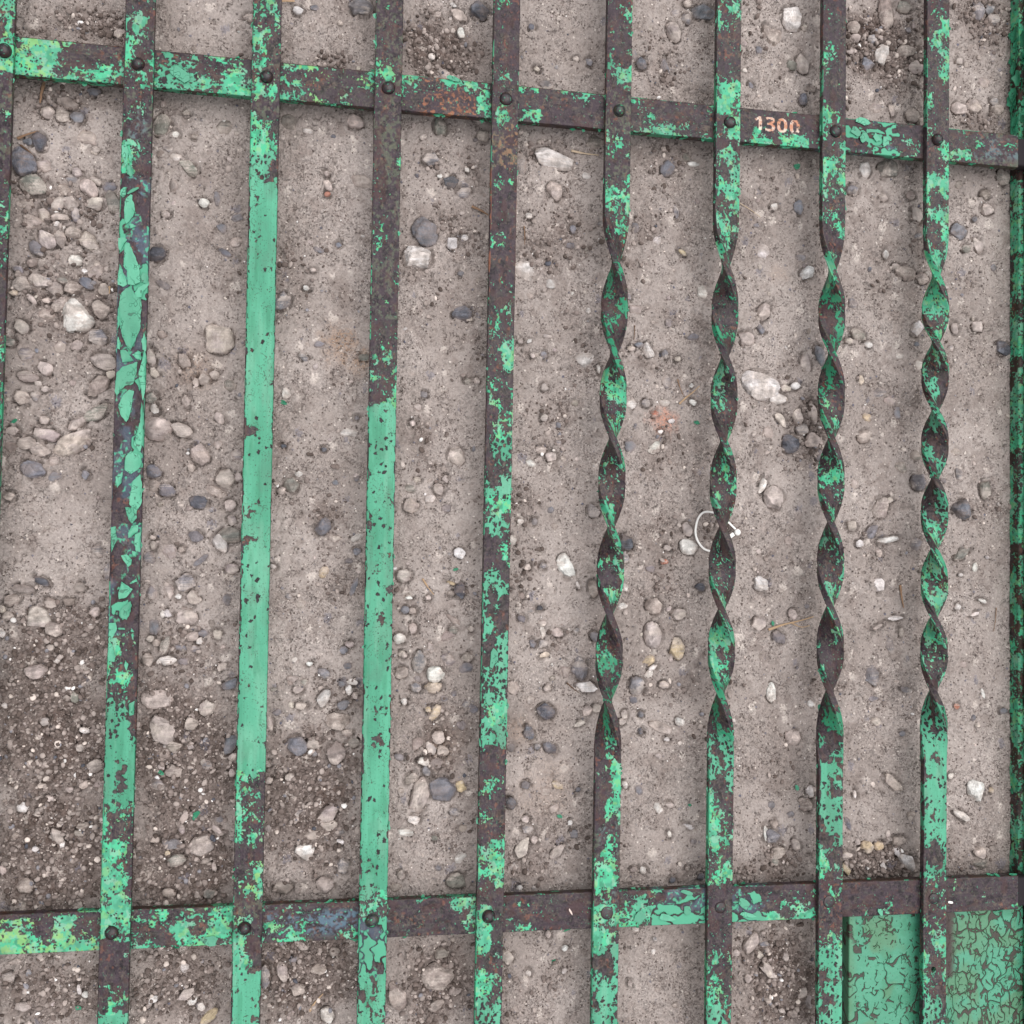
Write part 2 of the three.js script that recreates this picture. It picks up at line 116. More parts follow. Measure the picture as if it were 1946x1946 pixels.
  '964 1446': `140 180 64 58 0 br;25 320 84 66 70 ka;115 640 145 88 -60 ca;365 670 114 64 -50 ca;150 505 84 62 0 gr;490 535 72 58 70 ba;200 580 58 48 60 ca;865 175 54 44 60 wr;930 800 54 40 -20 tr;1000 805 56 48 40 wa;1215 875 48 42 0 kr;1335 795 38 34 0 tr;1425 855 58 44 -20 kr;970 215 82 58 80 bf;1110 350 102 62 70 wf;1335 485 92 32 20 wa;1195 540 48 34 80 wr;1195 325 58 38 20 cr;345 350 94 58 -35 cf;425 1380 52 42 -30 wa;420 1545 46 38 -40 wr;155 1560 54 38 70 wr;1680 1410 58 48 0 cr;1770 1600 62 48 70 cr;1790 1340 150 90 -60 pa;1860 1430 64 48 40 cr;1900 1350 74 58 0 gf;1910 545 112 42 85 wr;130 430 64 48 0 pr;1370 595 54 46 0 gf;460 455 48 38 -30 wr;900 1635 48 34 60 pr;290 230 94 68 0 tf;50 780 84 68 0 gf;1910 1530 122 58 60 ca;945 1240 64 46 0 wf;300 1270 52 42 60 cr;520 210 44 38 0 kr;90 935 42 38 0 wr;370 180 104 58 30 yf`,
  '1446 1446': `90 560 122 104 30 gr;265 620 82 68 80 cr;375 230 92 58 85 wa;130 680 104 78 -20 ta;345 330 114 98 30 tr;980 165 175 74 38 ca;700 250 54 30 75 wr;1580 215 155 116 80 wr;1480 405 145 56 35 wa;1610 670 104 74 30 ca;1700 640 64 44 30 tr;1630 750 205 118 -10 of;790 635 96 86 0 yr;880 630 84 68 0 ya;1020 590 114 66 0 tr;1085 750 165 96 45 wa;640 800 96 66 70 yr;640 700 94 58 0 ca;910 780 62 38 60 wa;1010 670 86 46 60 wa;60 1550 150 70 40 pa;310 1710 96 58 -60 pr;45 1350 94 58 0 bf;180 1440 64 58 -50 ca;360 1780 112 68 80 gf;230 400 64 48 0 bf;85 330 72 58 80 bf;650 470 92 48 70 bf;110 470 64 58 60 ca;110 745 64 58 0 or;1400 110 52 38 -40 wr;1690 215 44 40 0 yr;1120 400 64 58 0 tf;160 1840 62 38 30 cr;240 1860 74 58 0 tr;60 1760 64 58 0 tr;720 600 54 38 60 pr`,
};
const STONES = [];
for (const [key, text] of Object.entries(TILES)) {
  const [ox, oy] = key.split(' ').map(Number), k = 500 / 1932;
  for (const line of text.split(';')) {
    const [cx, cy, L, w, ang, ck] = line.trim().split(/\s+/), px = ox + cx * k, py = oy + cy * k;
    const [x, z] = at(px, py, 0.002), m = PXM(x, 0, z), a = Number(ang) * Math.PI / 180;
    STONES.push({ px, py, x, z, L: L * k / m, w: w * k / m, a, c: ck[0], s: ck[1], size: Math.sqrt(L * w) * k });
  }
}
STONES.sort((a, b) => b.size - a.size);

// patches of loose crumbly soil: photo x, y, half sizes, strength
const RUBBLE = [[120, 1230, 140, 120, .75], [110, 1400, 130, 150, 1], [110, 1620, 130, 140, 1], [350, 1450, 110, 190, .95], [340, 1640, 110, 110, .95], [345, 1250, 90, 100, .5], [590, 1520, 110, 150, .85], [590, 1840, 120, 110, 1], [340, 1860, 110, 100, .7], [100, 1880, 110, 80, .7], [830, 1420, 80, 100, .55], [830, 1870, 90, 90, .8], [840, 100, 90, 80, .8], [640, 120, 60, 40, .5], [170, 40, 100, 50, .6], [110, 190, 90, 60, .5], [1060, 450, 80, 90, .5], [1040, 290, 90, 40, .5], [1050, 800, 90, 130, .35], [1680, 90, 90, 80, .95], [1870, 40, 60, 60, .7], [1860, 230, 60, 40, .6], [1670, 1640, 80, 45, 1], [1480, 1640, 70, 60, .55], [1480, 1860, 80, 120, 1], [110, 390, 110, 100, .5], [120, 560, 110, 120, .45], [340, 820, 100, 120, .3], [1540, 820, 60, 100, .55], [1360, 1010, 60, 50, .5], [1230, 430, 40, 60, .5], [1260, 850, 60, 60, .4], [820, 300, 80, 60, .4], [600, 470, 90, 90, .3], [830, 560, 80, 90, .3], [1480, 1430, 60, 90, .35], [1010, 1650, 80, 50, .4], [1270, 300, 80, 40, .4]];
const RUB = RUBBLE.map(([px, py, a, b, s]) => { const [x, z] = at(px, py, 0), m = PXM(x, 0, z); return [x, z, a / m, b / m, s]; });
const GX0 = -0.40, GZ0 = -0.645, GS = 1.2;          // the square of ground that the photograph shows
const RN = 240, RGRID = new Float32Array(RN * RN);
for (let j = 0; j < RN; j++) for (let i = 0; i < RN; i++) {
  const x = GX0 + GS * i / (RN - 1), z = GZ0 + GS * j / (RN - 1); let v = 0.1 + 1.1 * Math.max(0, fbm(x * 22 + 3, z * 22 + 8, 3) - 0.53);
  for (const [cx, cz, a, b, s] of RUB) { const q = ((x - cx) / a) ** 2 + ((z - cz) / b) ** 2; if (q < 3) v = Math.max(v, s * (1 - smooth(0.15, 1.6, Math.sqrt(q) * (0.65 + 0.5 * noise(x * 40, z * 40) + 0.35 * noise(x * 110 + 7, z * 110))))); }
  RGRID[j * RN + i] = clamp(v);
}
function rubble(x, z) {
  let u = (x - GX0) / GS, v = (z - GZ0) / GS; u = Math.abs(((u % 2) + 2) % 2); if (u > 1) u = 2 - u; v = Math.abs(((v % 2) + 2) % 2); if (v > 1) v = 2 - v;
  const a = clamp(u * (RN - 1), 0, RN - 1.001), b = clamp(v * (RN - 1), 0, RN - 1.001), i = Math.floor(a), j = Math.floor(b), f = a - i, g = b - j, o = j * RN + i;
  return mix(mix(RGRID[o], RGRID[o + 1], f), mix(RGRID[o + RN], RGRID[o + RN + 1], f), g);
}
const rough = (X, Z) => smooth(0.42, 0.6, fbm(X / 34 + 12, Z / 40 + 4, 3)); // where the trodden soil has broken up a little
function soil(x, z) { // height of the soil in metres
  const r = rubble(x, z), X = x * 1000, Z = z * 1000;
  let h = (fbm(X / 130, Z / 130, 2) - 0.5) * 0.006 + (fbm(X / 34 + 9, Z / 34, 3) - 0.5) * 0.0035;
  h += (fbm(X / 9 + 40, Z / 9 + 3, 3) - 0.5) * mix(mix(0.0013, 0.0032, rough(X, Z)), 0.0048, r);
  const pit = noise(X / 5.2 + 70, Z / 5.2 + 11); h -= smooth(0.72, 0.95, pit) * 0.0011;
  const w1 = worley(X / 8.5 + 2 * noise(X / 14, Z / 14), Z / 8.5 + 2 * noise(X / 14 + 50, Z / 14)), lump = clamp(1 - 1.25 * w1.d1) * VAL[w1.id];
  h += r * (lump * 0.0058 - 0.0018);
  const crack = Math.abs(fbm(X / 7 + 300, Z / 7 + 200, 3) - 0.5); h -= 0.0026 * smooth(0.04, 0.0, crack) * smooth(0.36, 0.6, noise(X / 15 + 5, Z / 15 + 60));
  const crack2 = Math.abs(fbm(X / 4 + 130, Z / 4 + 20, 2) - 0.5); h -= 0.0014 * smooth(0.06, 0.0, crack2) * smooth(0.45, 0.65, noise(X / 11 + 35, Z / 11 + 6));
  const w2 = worley(X / 4.1 + 31, Z / 4.1 + 77); h += (0.25 + r) * clamp(1 - 1.3 * w2.d1) * (VAL[w2.id] > 0.45 ? 0.0014 : 0.0002);
  return h;
}

// ---------------------------------------------------------------- ground
const stoneTone = { w: base(255, 250, 246), c: base(226, 212, 202), p: base(198, 184, 180), t: base(174, 161, 154), g: base(150, 147, 152), b: base(138, 140, 149), k: base(98, 99, 107), o: base(150, 149, 141), y: base(228, 206, 170), r: base(200, 130, 108) };
let groundHeight;
{
  const axis = (a0) => { const out = []; for (const d of [-4, -2.4, -1.4, -0.8, -0.45, -0.25, -0.13, -0.06, -0.02]) out.push(a0 + d); const n = 800; for (let i = 0; i <= n; i++) out.push(a0 + GS * i / n); for (const d of [0.02, 0.06, 0.13, 0.25, 0.45, 0.8, 1.4, 2.4, 4]) out.push(a0 + GS + d); return out; };
  const xs = axis(GX0), zs = axis(GZ0), nx = xs.length, nz = zs.length, H = new Float32Array(nx * nz);
  for (let j = 0; j < nz; j++) for (let i = 0; i < nx; i++) H[j * nx + i] = soil(xs[i], zs[j]);
  const n0 = 9, step = GS / 800;
  groundHeight = (x, z) => { const i = clamp(Math.round((x - GX0) / step) + n0, 0, nx - 1), j = clamp(Math.round((z - GZ0) / step) + n0, 0, nz - 1); return H[j * nx + i]; };
  for (const s of STONES) { // soil is pressed level under each stone and gives way in a thin gap round it
    let sum = 0, n = 0;
    for (let t = 0; t < 8; t++) { sum += soil(s.x + 0.4 * s.L * Math.cos(t * 0.785), s.z + 0.4 * s.w * Math.sin(t * 0.785)); n++; }
    s.h = sum / n;
    const R = s.L * 0.5 + 0.006, i0 = Math.floor((s.x - R - GX0) / step) + n0, i1 = Math.ceil((s.x + R - GX0) / step) + n0, j0 = Math.floor((s.z - R - GZ0) / step) + n0, j1 = Math.ceil((s.z + R - GZ0) / step) + n0;
    const ca = Math.cos(s.a), sa = Math.sin(s.a), sunk = (s.x * 7919 + s.z * 104729) % 1, gap = s.s === 'f' ? 0.0006 : 0.0024;
    for (let j = Math.max(0, j0); j <= Math.min(nz - 1, j1); j++) for (let i = Math.max(0, i0); i <= Math.min(nx - 1, i1); i++) {
      const dx = xs[i] - s.x, dz = zs[j] - s.z, u = dx * ca + dz * sa, v = -dx * sa + dz * ca, q = Math.hypot(u / (s.L / 2), v / (s.w / 2)), o = j * nx + i;
      const d = (q - 1) * s.w / 2;
      if (q < 1) { const th = Math.atan2(v, u), side = noise(2 * Math.cos(th) + s.x * 900, 2 * Math.sin(th) + s.z * 900); H[o] = mix(H[o], s.h - 0.0012 + 0.0022 * smooth(0.5, 0.3, side) * smooth(0.75, 1, q), 0.9); }
      else { H[o] = mix(H[o], s.h, Math.exp(-d / 0.002) * 0.5); const th = Math.atan2(v, u), side = noise(2 * Math.cos(th) + s.x * 900, 2 * Math.sin(th) + s.z * 900); H[o] += 0.0016 * smooth(0.55, 0.3, side) * Math.exp(-d / 0.003); H[o] -= gap * Math.exp(-(((d - 0.0006) / 0.0013) ** 2)) * 2.3 * smooth(0.25, 0.55, side); }
    }
  }
  const P = new Float32Array(nx * nz * 3), UV = new Float32Array(nx * nz * 2), I = new Uint32Array((nx - 1) * (nz - 1) * 6);
  for (let j = 0, o = 0; j < nz; j++) for (let i = 0; i < nx; i++, o++) { P[o * 3] = xs[i]; P[o * 3 + 1] = H[o]; P[o * 3 + 2] = zs[j]; UV[o * 2] = (xs[i] - GX0) / GS; UV[o * 2 + 1] = (zs[j] - GZ0) / GS; }
  for (let j = 0, o = 0; j < nz - 1; j++) for (let i = 0; i < nx - 1; i++) { const a = j * nx + i; I[o++] = a; I[o++] = a + nx; I[o++] = a + 1; I[o++] = a + 1; I[o++] = a + nx; I[o++] = a + nx + 1; }
  const g = new THREE.BufferGeometry(); g.setAttribute('position', new THREE.BufferAttribute(P, 3)); g.setAttribute('uv', new THREE.BufferAttribute(UV, 2)); g.setIndex(new THREE.BufferAttribute(I, 1)); g.computeVertexNormals();
  const N = 2048, col = new Uint8Array(N * N * 4), bmp = new Uint8Array(N * N * 4), mm = GS * 1000 / N;
  const cA = base(180, 169, 163), cB = base(157, 146, 140), cLoose = base(116, 103, 97), cPale = base(240, 228, 218), cDark = base(70, 58, 54), cBrown = base(160, 122, 88), cRed = base(208, 140, 112), cBlue = base(104, 106, 124);
  const stains = [[650, 655, 38, cBrown, .6], [680, 690, 25, cBrown, .5], [1262, 800, 26, cRed, .65], [1480, 520, 20, cBrown, .2], [1040, 1500, 60, cBrown, .18], [370, 700, 40, cBrown, .25], [845, 1420, 40, cBrown, .15], [985, 1390, 30, cBrown, .22]].map(([px, py, r, c, s]) => { const [x, z] = at(px, py, 0); return [x * 1000, z * 1000, r * 0.49, c, s]; });
  for (let j = 0, o = 0; j < N; j++) for (let i = 0; i < N; i++, o += 4) {
    const X = GX0 * 1000 + (i + 0.5) * mm, Z = GZ0 * 1000 + (j + 0.5) * mm, r = rubble(X / 1000, Z / 1000);
    const big = fbm(X / 55, Z / 55, 3), mid = fbm(X / 7 + 20, Z / 7 + 60, 3), fine = noise(X / 1.3 + 5, Z / 1.3), grain = VAL[hash2(i, j)];
    let c = mix3(cA, cB, smooth(0.3, 0.7, 0.6 * big + 0.4 * mid)); c = mix3(c, cLoose, 0.8 * smooth(0.1, 0.8, r) + 0.35 * smooth(0.5, 0.7, fbm(X / 26 + 70, Z / 26, 3)) * smooth(0.4, 0.6, mid));
    let am = mix(0.55, 1, Math.max(r, rough(X, Z))), k = 1 + 0.5 * (mid - 0.5) * am + (0.5 * (fine - 0.5) + 0.46 * (grain - 0.5)) * am, h = 0.45 + (0.3 * (fine - 0.5) + 0.35 * (mid - 0.5) + 0.12 * (grain - 0.5)) * am;
    const a = worley(X / 5.3 + 13, Z / 5.3 + 29); // pale grit pressed into the soil
    if (VAL[a.id] < 0.3 - 0.2 * r) { const rad = 0.08 + 0.2 * VAL[(a.id + 7) & 4095] ** 2, e = smooth(rad, rad * 0.72, a.d1 + 0.08 * (fine - 0.5)); c = mix3(c, VAL[(a.id + 99) & 4095] < 0.22 ? cBlue : cPale, e * (0.35 + 0.6 * VAL[(a.id + 3) & 4095])); h += 0.3 * e; }
    const b = worley(X / 4.2 + 80, Z / 4.2 + 7); // small pits and dark bits
    { const e = 0.85 * smooth(0.05, 0.01, Math.abs(fbm(X / 3.1 + 9, Z / 3.1 + 44, 2) - 0.5)) * smooth(0.45, 0.68, noise(X / 9 + 61, Z / 9 + 3)) + (VAL[b.id] < 0.07 ? smooth(0.2, 0.05, b.d1 + 0.35 * (fine - 0.5)) : 0); c = mix3(c, cDark, clamp(e) * 0.7); h -= 0.4 * clamp(e); }
    const v = worley(X / 15 + 0.5 * mid, Z / 15 + 0.5 * fine); // worn tops of stones still in the soil
    if (VAL[v.id] < 0.16) { const rad = 0.14 + 0.24 * VAL[(v.id + 5) & 4095], e = smooth(rad, rad * 0.6, v.d1 + 0.25 * (mid - 0.5)); c = mix3(c, VAL[(v.id + 41) & 4095] < 0.3 ? cBlue : cPale, e * 0.42); }
    for (const [sx, sz, sr, sc, st] of stains) { const d = Math.hypot(X - sx, Z - sz); if (d < sr * 2) c = mix3(c, sc, st * (1 - smooth(0.2, 1.5, d / sr + 1.6 * (mid - 0.5) + 0.5 * (fine - 0.5))) * smooth(0.25, 0.6, fine * 0.6 + grain * 0.4)); }
    for (let q = 0; q < 3; q++) col[o + q] = clamp(srgb(clamp(c[q] * k)), 0, 255);
    bmp[o] = bmp[o + 1] = bmp[o + 2] = clamp(h * 255, 0, 255); col[o + 3] = bmp[o + 3] = 255;
  }
  const map = tex(col, N, N, true), bump = tex(bmp, N, N); map.wrapS = map.wrapT = bump.wrapS = bump.wrapT = THREE.MirroredRepeatWrapping;
  const mesh = new THREE.Mesh(g, new THREE.MeshPhysicalMaterial({ map, bumpMap: bump, bumpScale: 0.0026, roughness: 0.96, specularIntensity: 0.25 }));
  mesh.receiveShadow = true; mesh.castShadow = true; top(mesh, 'ground', 'bare compacted dirt ground with gravel and crumbly patches under the grille', null, null, 'structure');
}

// crumbs of soil and grit lying loose on the ground
{
  const r = rng(5), shapes = [0, 1, 2, 3].map((k) => {
    const g = mergeVertices(new THREE.IcosahedronGeometry(1, 1).deleteAttribute('normal').deleteAttribute('uv')), p = g.attributes.position;
    for (let i = 0; i < p.count; i++) { const q = 0.72 + 0.55 * noise3(p.getX(i) * 1.4 + k * 9, p.getY(i) * 1.4 + 3, p.getZ(i) * 1.4 + k); p.setXYZ(i, p.getX(i) * q, p.getY(i) * q * 0.8, p.getZ(i) * q * (0.8 + 0.1 * k)); }
    const f = k < 2 ? g.toNonIndexed() : g; f.computeVertexNormals(); return f;
  });
  const lists = [[], [], [], []], tones = [base(148, 135, 129), base(126, 113, 107), base(104, 92, 86), base(176, 163, 156)];
  const add = (x, z, s, c) => lists[Math.floor(r() * 4)].push([x, groundHeight(x, z) + s * 0.25, z, s, c]);
  for (let i = 0; i < 420000; i++) {
    const x = GX0 + r() * GS, z = GZ0 + r() * GS, d = rubble(x, z), clump = noise(x * 60, z * 60);
    if (r() > 0.03 + 0.42 * smooth(0.45, 0.8, clump) * (0.25 + 0.75 * rough(x * 1000, z * 1000)) + 0.9 * d) continue;
    const s = r() < 0.62 * smooth(0.15, 0.6, d) ? 0.0007 + 0.0021 * r() ** 2.4 : 0.0003 + 0.0006 * r() ** 2, u = r();
    const c = u < 0.008 ? stoneTone.w : u < 0.04 ? stoneTone.c : u < 0.055 ? stoneTone.g : u < 0.06 ? stoneTone.k : tones[Math.floor(r() * 4)], f = 0.8 + 0.4 * r();
    add(x, z, s, c.map((v) => v * f));
  }
  const m = new THREE.MeshPhysicalMaterial({ roughness: 0.95, specularIntensity: 0.25 });
  const root = new THREE.Group(); top(root, 'soil_crumbs', 'loose soil crumbs and fine grit scattered over the dirt ground', 'grit', null, 'stuff');
  lists.forEach((l, k) => {
    const im = new THREE.InstancedMesh(shapes[k], m, l.length), M = new THREE.Matrix4(), q = new THREE.Quaternion(), e = new THREE.Euler(), C = new THREE.Color();
    l.forEach(([x, y, z, s, c], i) => { e.set(r() * 6, r() * 6, r() * 6); q.setFromEuler(e); M.compose(new THREE.Vector3(x, y, z), q, new THREE.Vector3(s * (0.8 + 0.5 * r()), s * (0.7 + 0.3 * r()), s)); im.setMatrixAt(i, M); im.setColorAt(i, C.setRGB(...c)); });
    im.name = 'crumb'; im.userData.kind = 'stuff'; im.castShadow = im.receiveShadow = true; root.add(im);
  });
}

// ---------------------------------------------------------------- stones
{
  const grains = [1, 2, 3].map((k) => { // what the stone is made of: grain, mottling, hairline veins
    const N = 256, d = new Uint8Array(N * N * 4), wrapn = (x, y, f) => { const a = x / N, b = y / N, n = (u, v) => fbm(u * f + k * 31, v * f + k * 7, 4); return mix(mix(n(a, b), n(a - 1, b), a), mix(n(a, b - 1), n(a - 1, b - 1), a), b); };
    for (let j = 0, o = 0; j < N; j++) for (let i = 0; i < N; i++, o += 4) {
      const m = wrapn(i, j, 6 + 3 * k), v = Math.abs(wrapn(i, j, 3.2) - 0.5), s = VAL[hash2(i + k * 77, j)];
      let t = 0.84 + 1.0 * (m - 0.5) + 0.2 * (s - 0.5) - (k === 2 ? 0.16 * smooth(0.018, 0.0, v) : 0) + (k === 3 ? 0.14 * smooth(0.02, 0, v) : 0);
      if (s > 0.975) t -= 0.32; d[o] = d[o + 1] = d[o + 2] = clamp(t * 255, 0, 255); d[o + 3] = 255;
    }
    return tex(d, N, N, false);
  });
  const mats = grains.map((t) => new THREE.MeshPhysicalMaterial({ map: t, bumpMap: t, bumpScale: 0.0016, roughness: 0.8, vertexColors: true, specularIntensity: 0.45 }));
  const spheres = [11, 7, 3, 2].map((n) => mergeVertices(new THREE.IcosahedronGeometry(1, n).deleteAttribute('normal').deleteAttribute('uv')));
  const soilTone = base(160, 142, 133);
  const makeStone = (s, n, level) => {
    const r = rng(977 + n * 131), g = spheres[level].clone(), p = g.attributes.position, planes = [], angular = s.s === 'a' || (s.s === 'r' && r() < ('cptw'.includes(s.c) ? 0.75 : 0.4)), flush = s.s === 'f', kk = angular ? 90 : flush ? 30 : 20;
    const ring = angular ? 5 + Math.floor(r() * 2) : 6, ph = r() * 6.28;
    for (let i = 0; i < ring; i++) { const a = ph + (i + 0.75 * (r() - 0.5)) / ring * 6.283, t = (r() - 0.25) * 0.7; planes.push([Math.cos(a) * Math.cos(t), Math.sin(t), Math.sin(a) * Math.cos(t), 0.7 + 0.3 * r()]); }
    for (let i = 0; i < (angular ? 6 : 5); i++) { const a = r() * 6.283, t = 0.45 + r() * 0.9; planes.push([Math.cos(a) * Math.cos(t), Math.sin(t), Math.sin(a) * Math.cos(t), 0.62 + 0.32 * r()]); }
    planes.push([0.1 * (r() - 0.5), 0.97, 0.1 * (r() - 0.5), 0.8 + 0.2 * r()], [0, -1, 0, 0.9]);
    const H = flush ? Math.min(s.w * 0.5, 0.008) : Math.min(s.w * (0.54 + 0.26 * r()), 0.0165), lift = flush ? -0.38 * H + 0.0006 : H * (-0.06 + 0.22 * r());
    const ca = Math.cos(s.a), sa = Math.sin(s.a), P = new Float32Array(p.count * 3), C = new Float32Array(p.count * 3), U = new Float32Array(p.count * 2), shade = (0.86 + 0.24 * r()) * (flush ? 0.94 : 1), tone = stoneTone[s.c].map((v) => v * shade * (0.975 + 0.05 * r()));
    const alt = s.c === 'w' ? stoneTone.c : s.c === 'c' ? stoneTone.p : s.c === 'k' ? stoneTone.b : s.c === 'b' ? stoneTone.g : stoneTone.c, o1 = r() * 50, dust = flush ? 0.34 : 'kb'.includes(s.c) ? 0.2 + 0.2 * r() : 0.08 + 0.2 * r(), us = r() * 9, oa = s.c + s.s;
    for (let i = 0; i < p.count; i++) {
      let x = p.getX(i), y = p.getY(i), z = p.getZ(i), sum = 1.1 ** -kk;
      for (const q of planes) { const d = (x * q[0] + y * q[1] + z * q[2]) / q[3]; if (d > 0) sum += d ** kk; }
      const R = sum ** (-1 / kk) * (0.98 + (angular ? 0.14 : 0.28) * (noise3(x * 2.6 + o1, y * 2.6, z * 2.6 + 5) - 0.5) + 0.17 * (noise3(x * 7 + o1, y * 7, z * 7) - 0.5)) * 1.13;
      x *= R * s.L / 2; y *= R * H / 2; z *= R * s.w / 2;
      const wx = x * ca - z * sa, wz = x * sa + z * ca;
      P[i * 3] = wx; P[i * 3 + 1] = y + lift; P[i * 3 + 2] = wz; U[i * 2] = wx / 0.045 + us; U[i * 2 + 1] = (wz + y * 0.7) / 0.045 + us * 1.7;
      const m = noise3(wx * 260 + o1, y * 260, wz * 260), big = noise3(wx * 110 + o1, y * 110 + 4, wz * 110);
      let c = mix3(tone, alt, smooth(0.46, 0.62, big) * 0.7); c = c.map((v) => v * (0.62 + 0.8 * m));
      const low = smooth(0.35, -0.25, (y + lift) / H) * 0.65; c = mix3(c, soilTone, clamp(Math.max(low, dust * smooth(0.4, 0.65, noise3(wx * 180 + 7, y * 180, wz * 180 + o1)) * 1.6)));
      C.set(c, i * 3);
    }
    g.setAttribute('position', new THREE.BufferAttribute(P, 3)); g.setAttribute('color', new THREE.BufferAttribute(C, 3)); g.setAttribute('uv', new THREE.BufferAttribute(U, 2)); g.computeVertexNormals(); return g;
  };
  const SINGLE = 300, tone = { w: 'white', c: 'cream', p: 'pinkish', t: 'tan', g: 'grey', b: 'slate-blue', k: 'blackish', o: 'olive-grey', y: 'yellowish', r: 'reddish' };
  const nth = ['first', 'second', 'third', 'fourth', 'fifth', 'sixth', 'seventh', 'eighth', 'ninth', 'tenth'];
  const barX = [-0.29, -0.174, -0.065, 0.0443, 0.1502, 0.2596, 0.3697, 0.4805, 0.592];
  const sets = new Map();
  STONES.slice(0, SINGLE).forEach((s, i) => {
    const mid = at(s.px, s.py, BAR_TOP)[0], gap = clamp(barX.filter((b) => b < mid).length - 1, 0, 8), zr = at(s.px, s.py, RAIL_TOP)[1];
    const zone = zr < -0.414 ? 'above the top rail' : zr > 0.334 ? 'below the bottom rail' : ['just below the top rail', 'in the upper half', 'at mid height', 'in the lower half', 'just above the bottom rail'][clamp(Math.floor((zr + 0.414) / 0.748 * 5), 0, 4)];
    const size = i < 70 ? 'big' : i < 180 ? 'medium' : 'small', form = s.s === 'f' ? 'flush' : s.L / s.w > 1.6 ? 'elongated' : s.s === 'a' ? 'angular' : 'rounded';
    s.words = [`${size} ${tone[s.c]} ${form} stone`, `${zone} in the ${nth[gap]} gap from left`];
    const key = s.words.join(' '); if (!sets.has(key)) sets.set(key, []); sets.get(key).push(s);
  });
  for (const list of sets.values()) {
    list.sort((a, b) => a.py - b.py);
    list.forEach((s, k) => { s.label = (list.length === 1 ? '' : list.length === 2 ? ['upper ', 'lower '][k] : k === 0 ? 'topmost ' : k === list.length - 1 ? 'lowest ' : nth[k] + '-highest ') + s.words.join(' '); });
  }
  const rest = [[], [], []];
  STONES.forEach((s, i) => {
    const g = makeStone(s, i, i < 70 ? 0 : i < SINGLE ? 1 : 2), k = (i * 7 + s.c.charCodeAt(0)) % 3;
    if (i < SINGLE) { const m = new THREE.Mesh(g, mats[k]); m.position.set(s.x, s.h, s.z); m.castShadow = m.receiveShadow = true; top(m, 'stone', s.label, 'stone', 'stones lying on the dirt ground'); }
    else rest[k].push(g.translate(s.x, s.h, s.z));
  });
  const r = rng(404); // many more pebbles of under a centimetre, which the photograph shows but nobody would list
  for (let i = 0; i < 4200; i++) {
    const x = GX0 + 0.03 + r() * (GS - 0.06), z = GZ0 + 0.03 + r() * (GS - 0.06), d = rubble(x, z); if (r() > 0.22 + 0.5 * d) continue;
    const L = 0.0028 + 0.0042 * r() ** 2, u = r(), s = { x, z, h: groundHeight(x, z), L, w: L * (0.6 + 0.35 * r()), a: r() * 3.14, c: u < 0.07 ? 'w' : u < 0.28 ? 'c' : u < 0.52 ? 'p' : u < 0.86 ? 't' : u < 0.95 ? 'g' : u < 0.98 ? 'b' : 'k', s: r() < 0.65 ? 'a' : r() < 0.6 ? 'f' : 'r' };
    rest[i % 3].push(makeStone(s, 2000 + i, 3).translate(s.x, s.h, s.z));
  }
  const root = new THREE.Group(); top(root, 'small_pebbles', 'many small pebbles scattered among the larger stones on the dirt', 'pebbles', null, 'stuff');
  rest.forEach((l, k) => part('pebble', mergeGeometries(l), mats[k], root, null, 'stuff'));
}

// ---------------------------------------------------------------- iron: rust, and what is left of the green paint
const INK = {
  mint: base(106, 206, 166), mintLow: base(90, 186, 148), bright: base(96, 226, 172), teal: base(52, 160, 118), deep: base(66, 158, 118), yellow: base(176, 228, 128), blue: base(112, 150, 176), haze: base(134, 146, 120), pale: base(190, 232, 205),
  lace: base(142, 124, 112), rust: base(94, 77, 88), red: base(118, 78, 70), rustDark: base(52, 41, 50), rustLight: base(122, 108, 108), orange: base(206, 128, 92), brown: base(70, 48, 38), primer: base(226, 198, 160), dirt: base(40, 34, 32),  // dirt: specks on paint, plus painted lift shadow along paint edges
};
for (const k in INK) { const f = { rust: 0.46, rustDark: 0.38, rustLight: 0.56, red: 0.5, lace: 0.56, brown: 0.6, dirt: 0.6, haze: 0.62, blue: 0.68 }[k] ?? 0.7; INK[k] = INK[k].map((v) => v * f); } // iron lies higher and more open to the sky than the soil
const spread = (c) => (Math.pow(clamp(c, 0.001, 0.999), 0.135) - Math.pow(1 - clamp(c, 0.001, 0.999), 0.135)) / 0.1975;
const segments = (text) => text.split(';').map((l) => { const [a, b, c, s, bias = 0, hue = ''] = l.trim().split(/\s+/); return { a: +a, b: +b, c: +c, s, bias: +bias, hue }; });
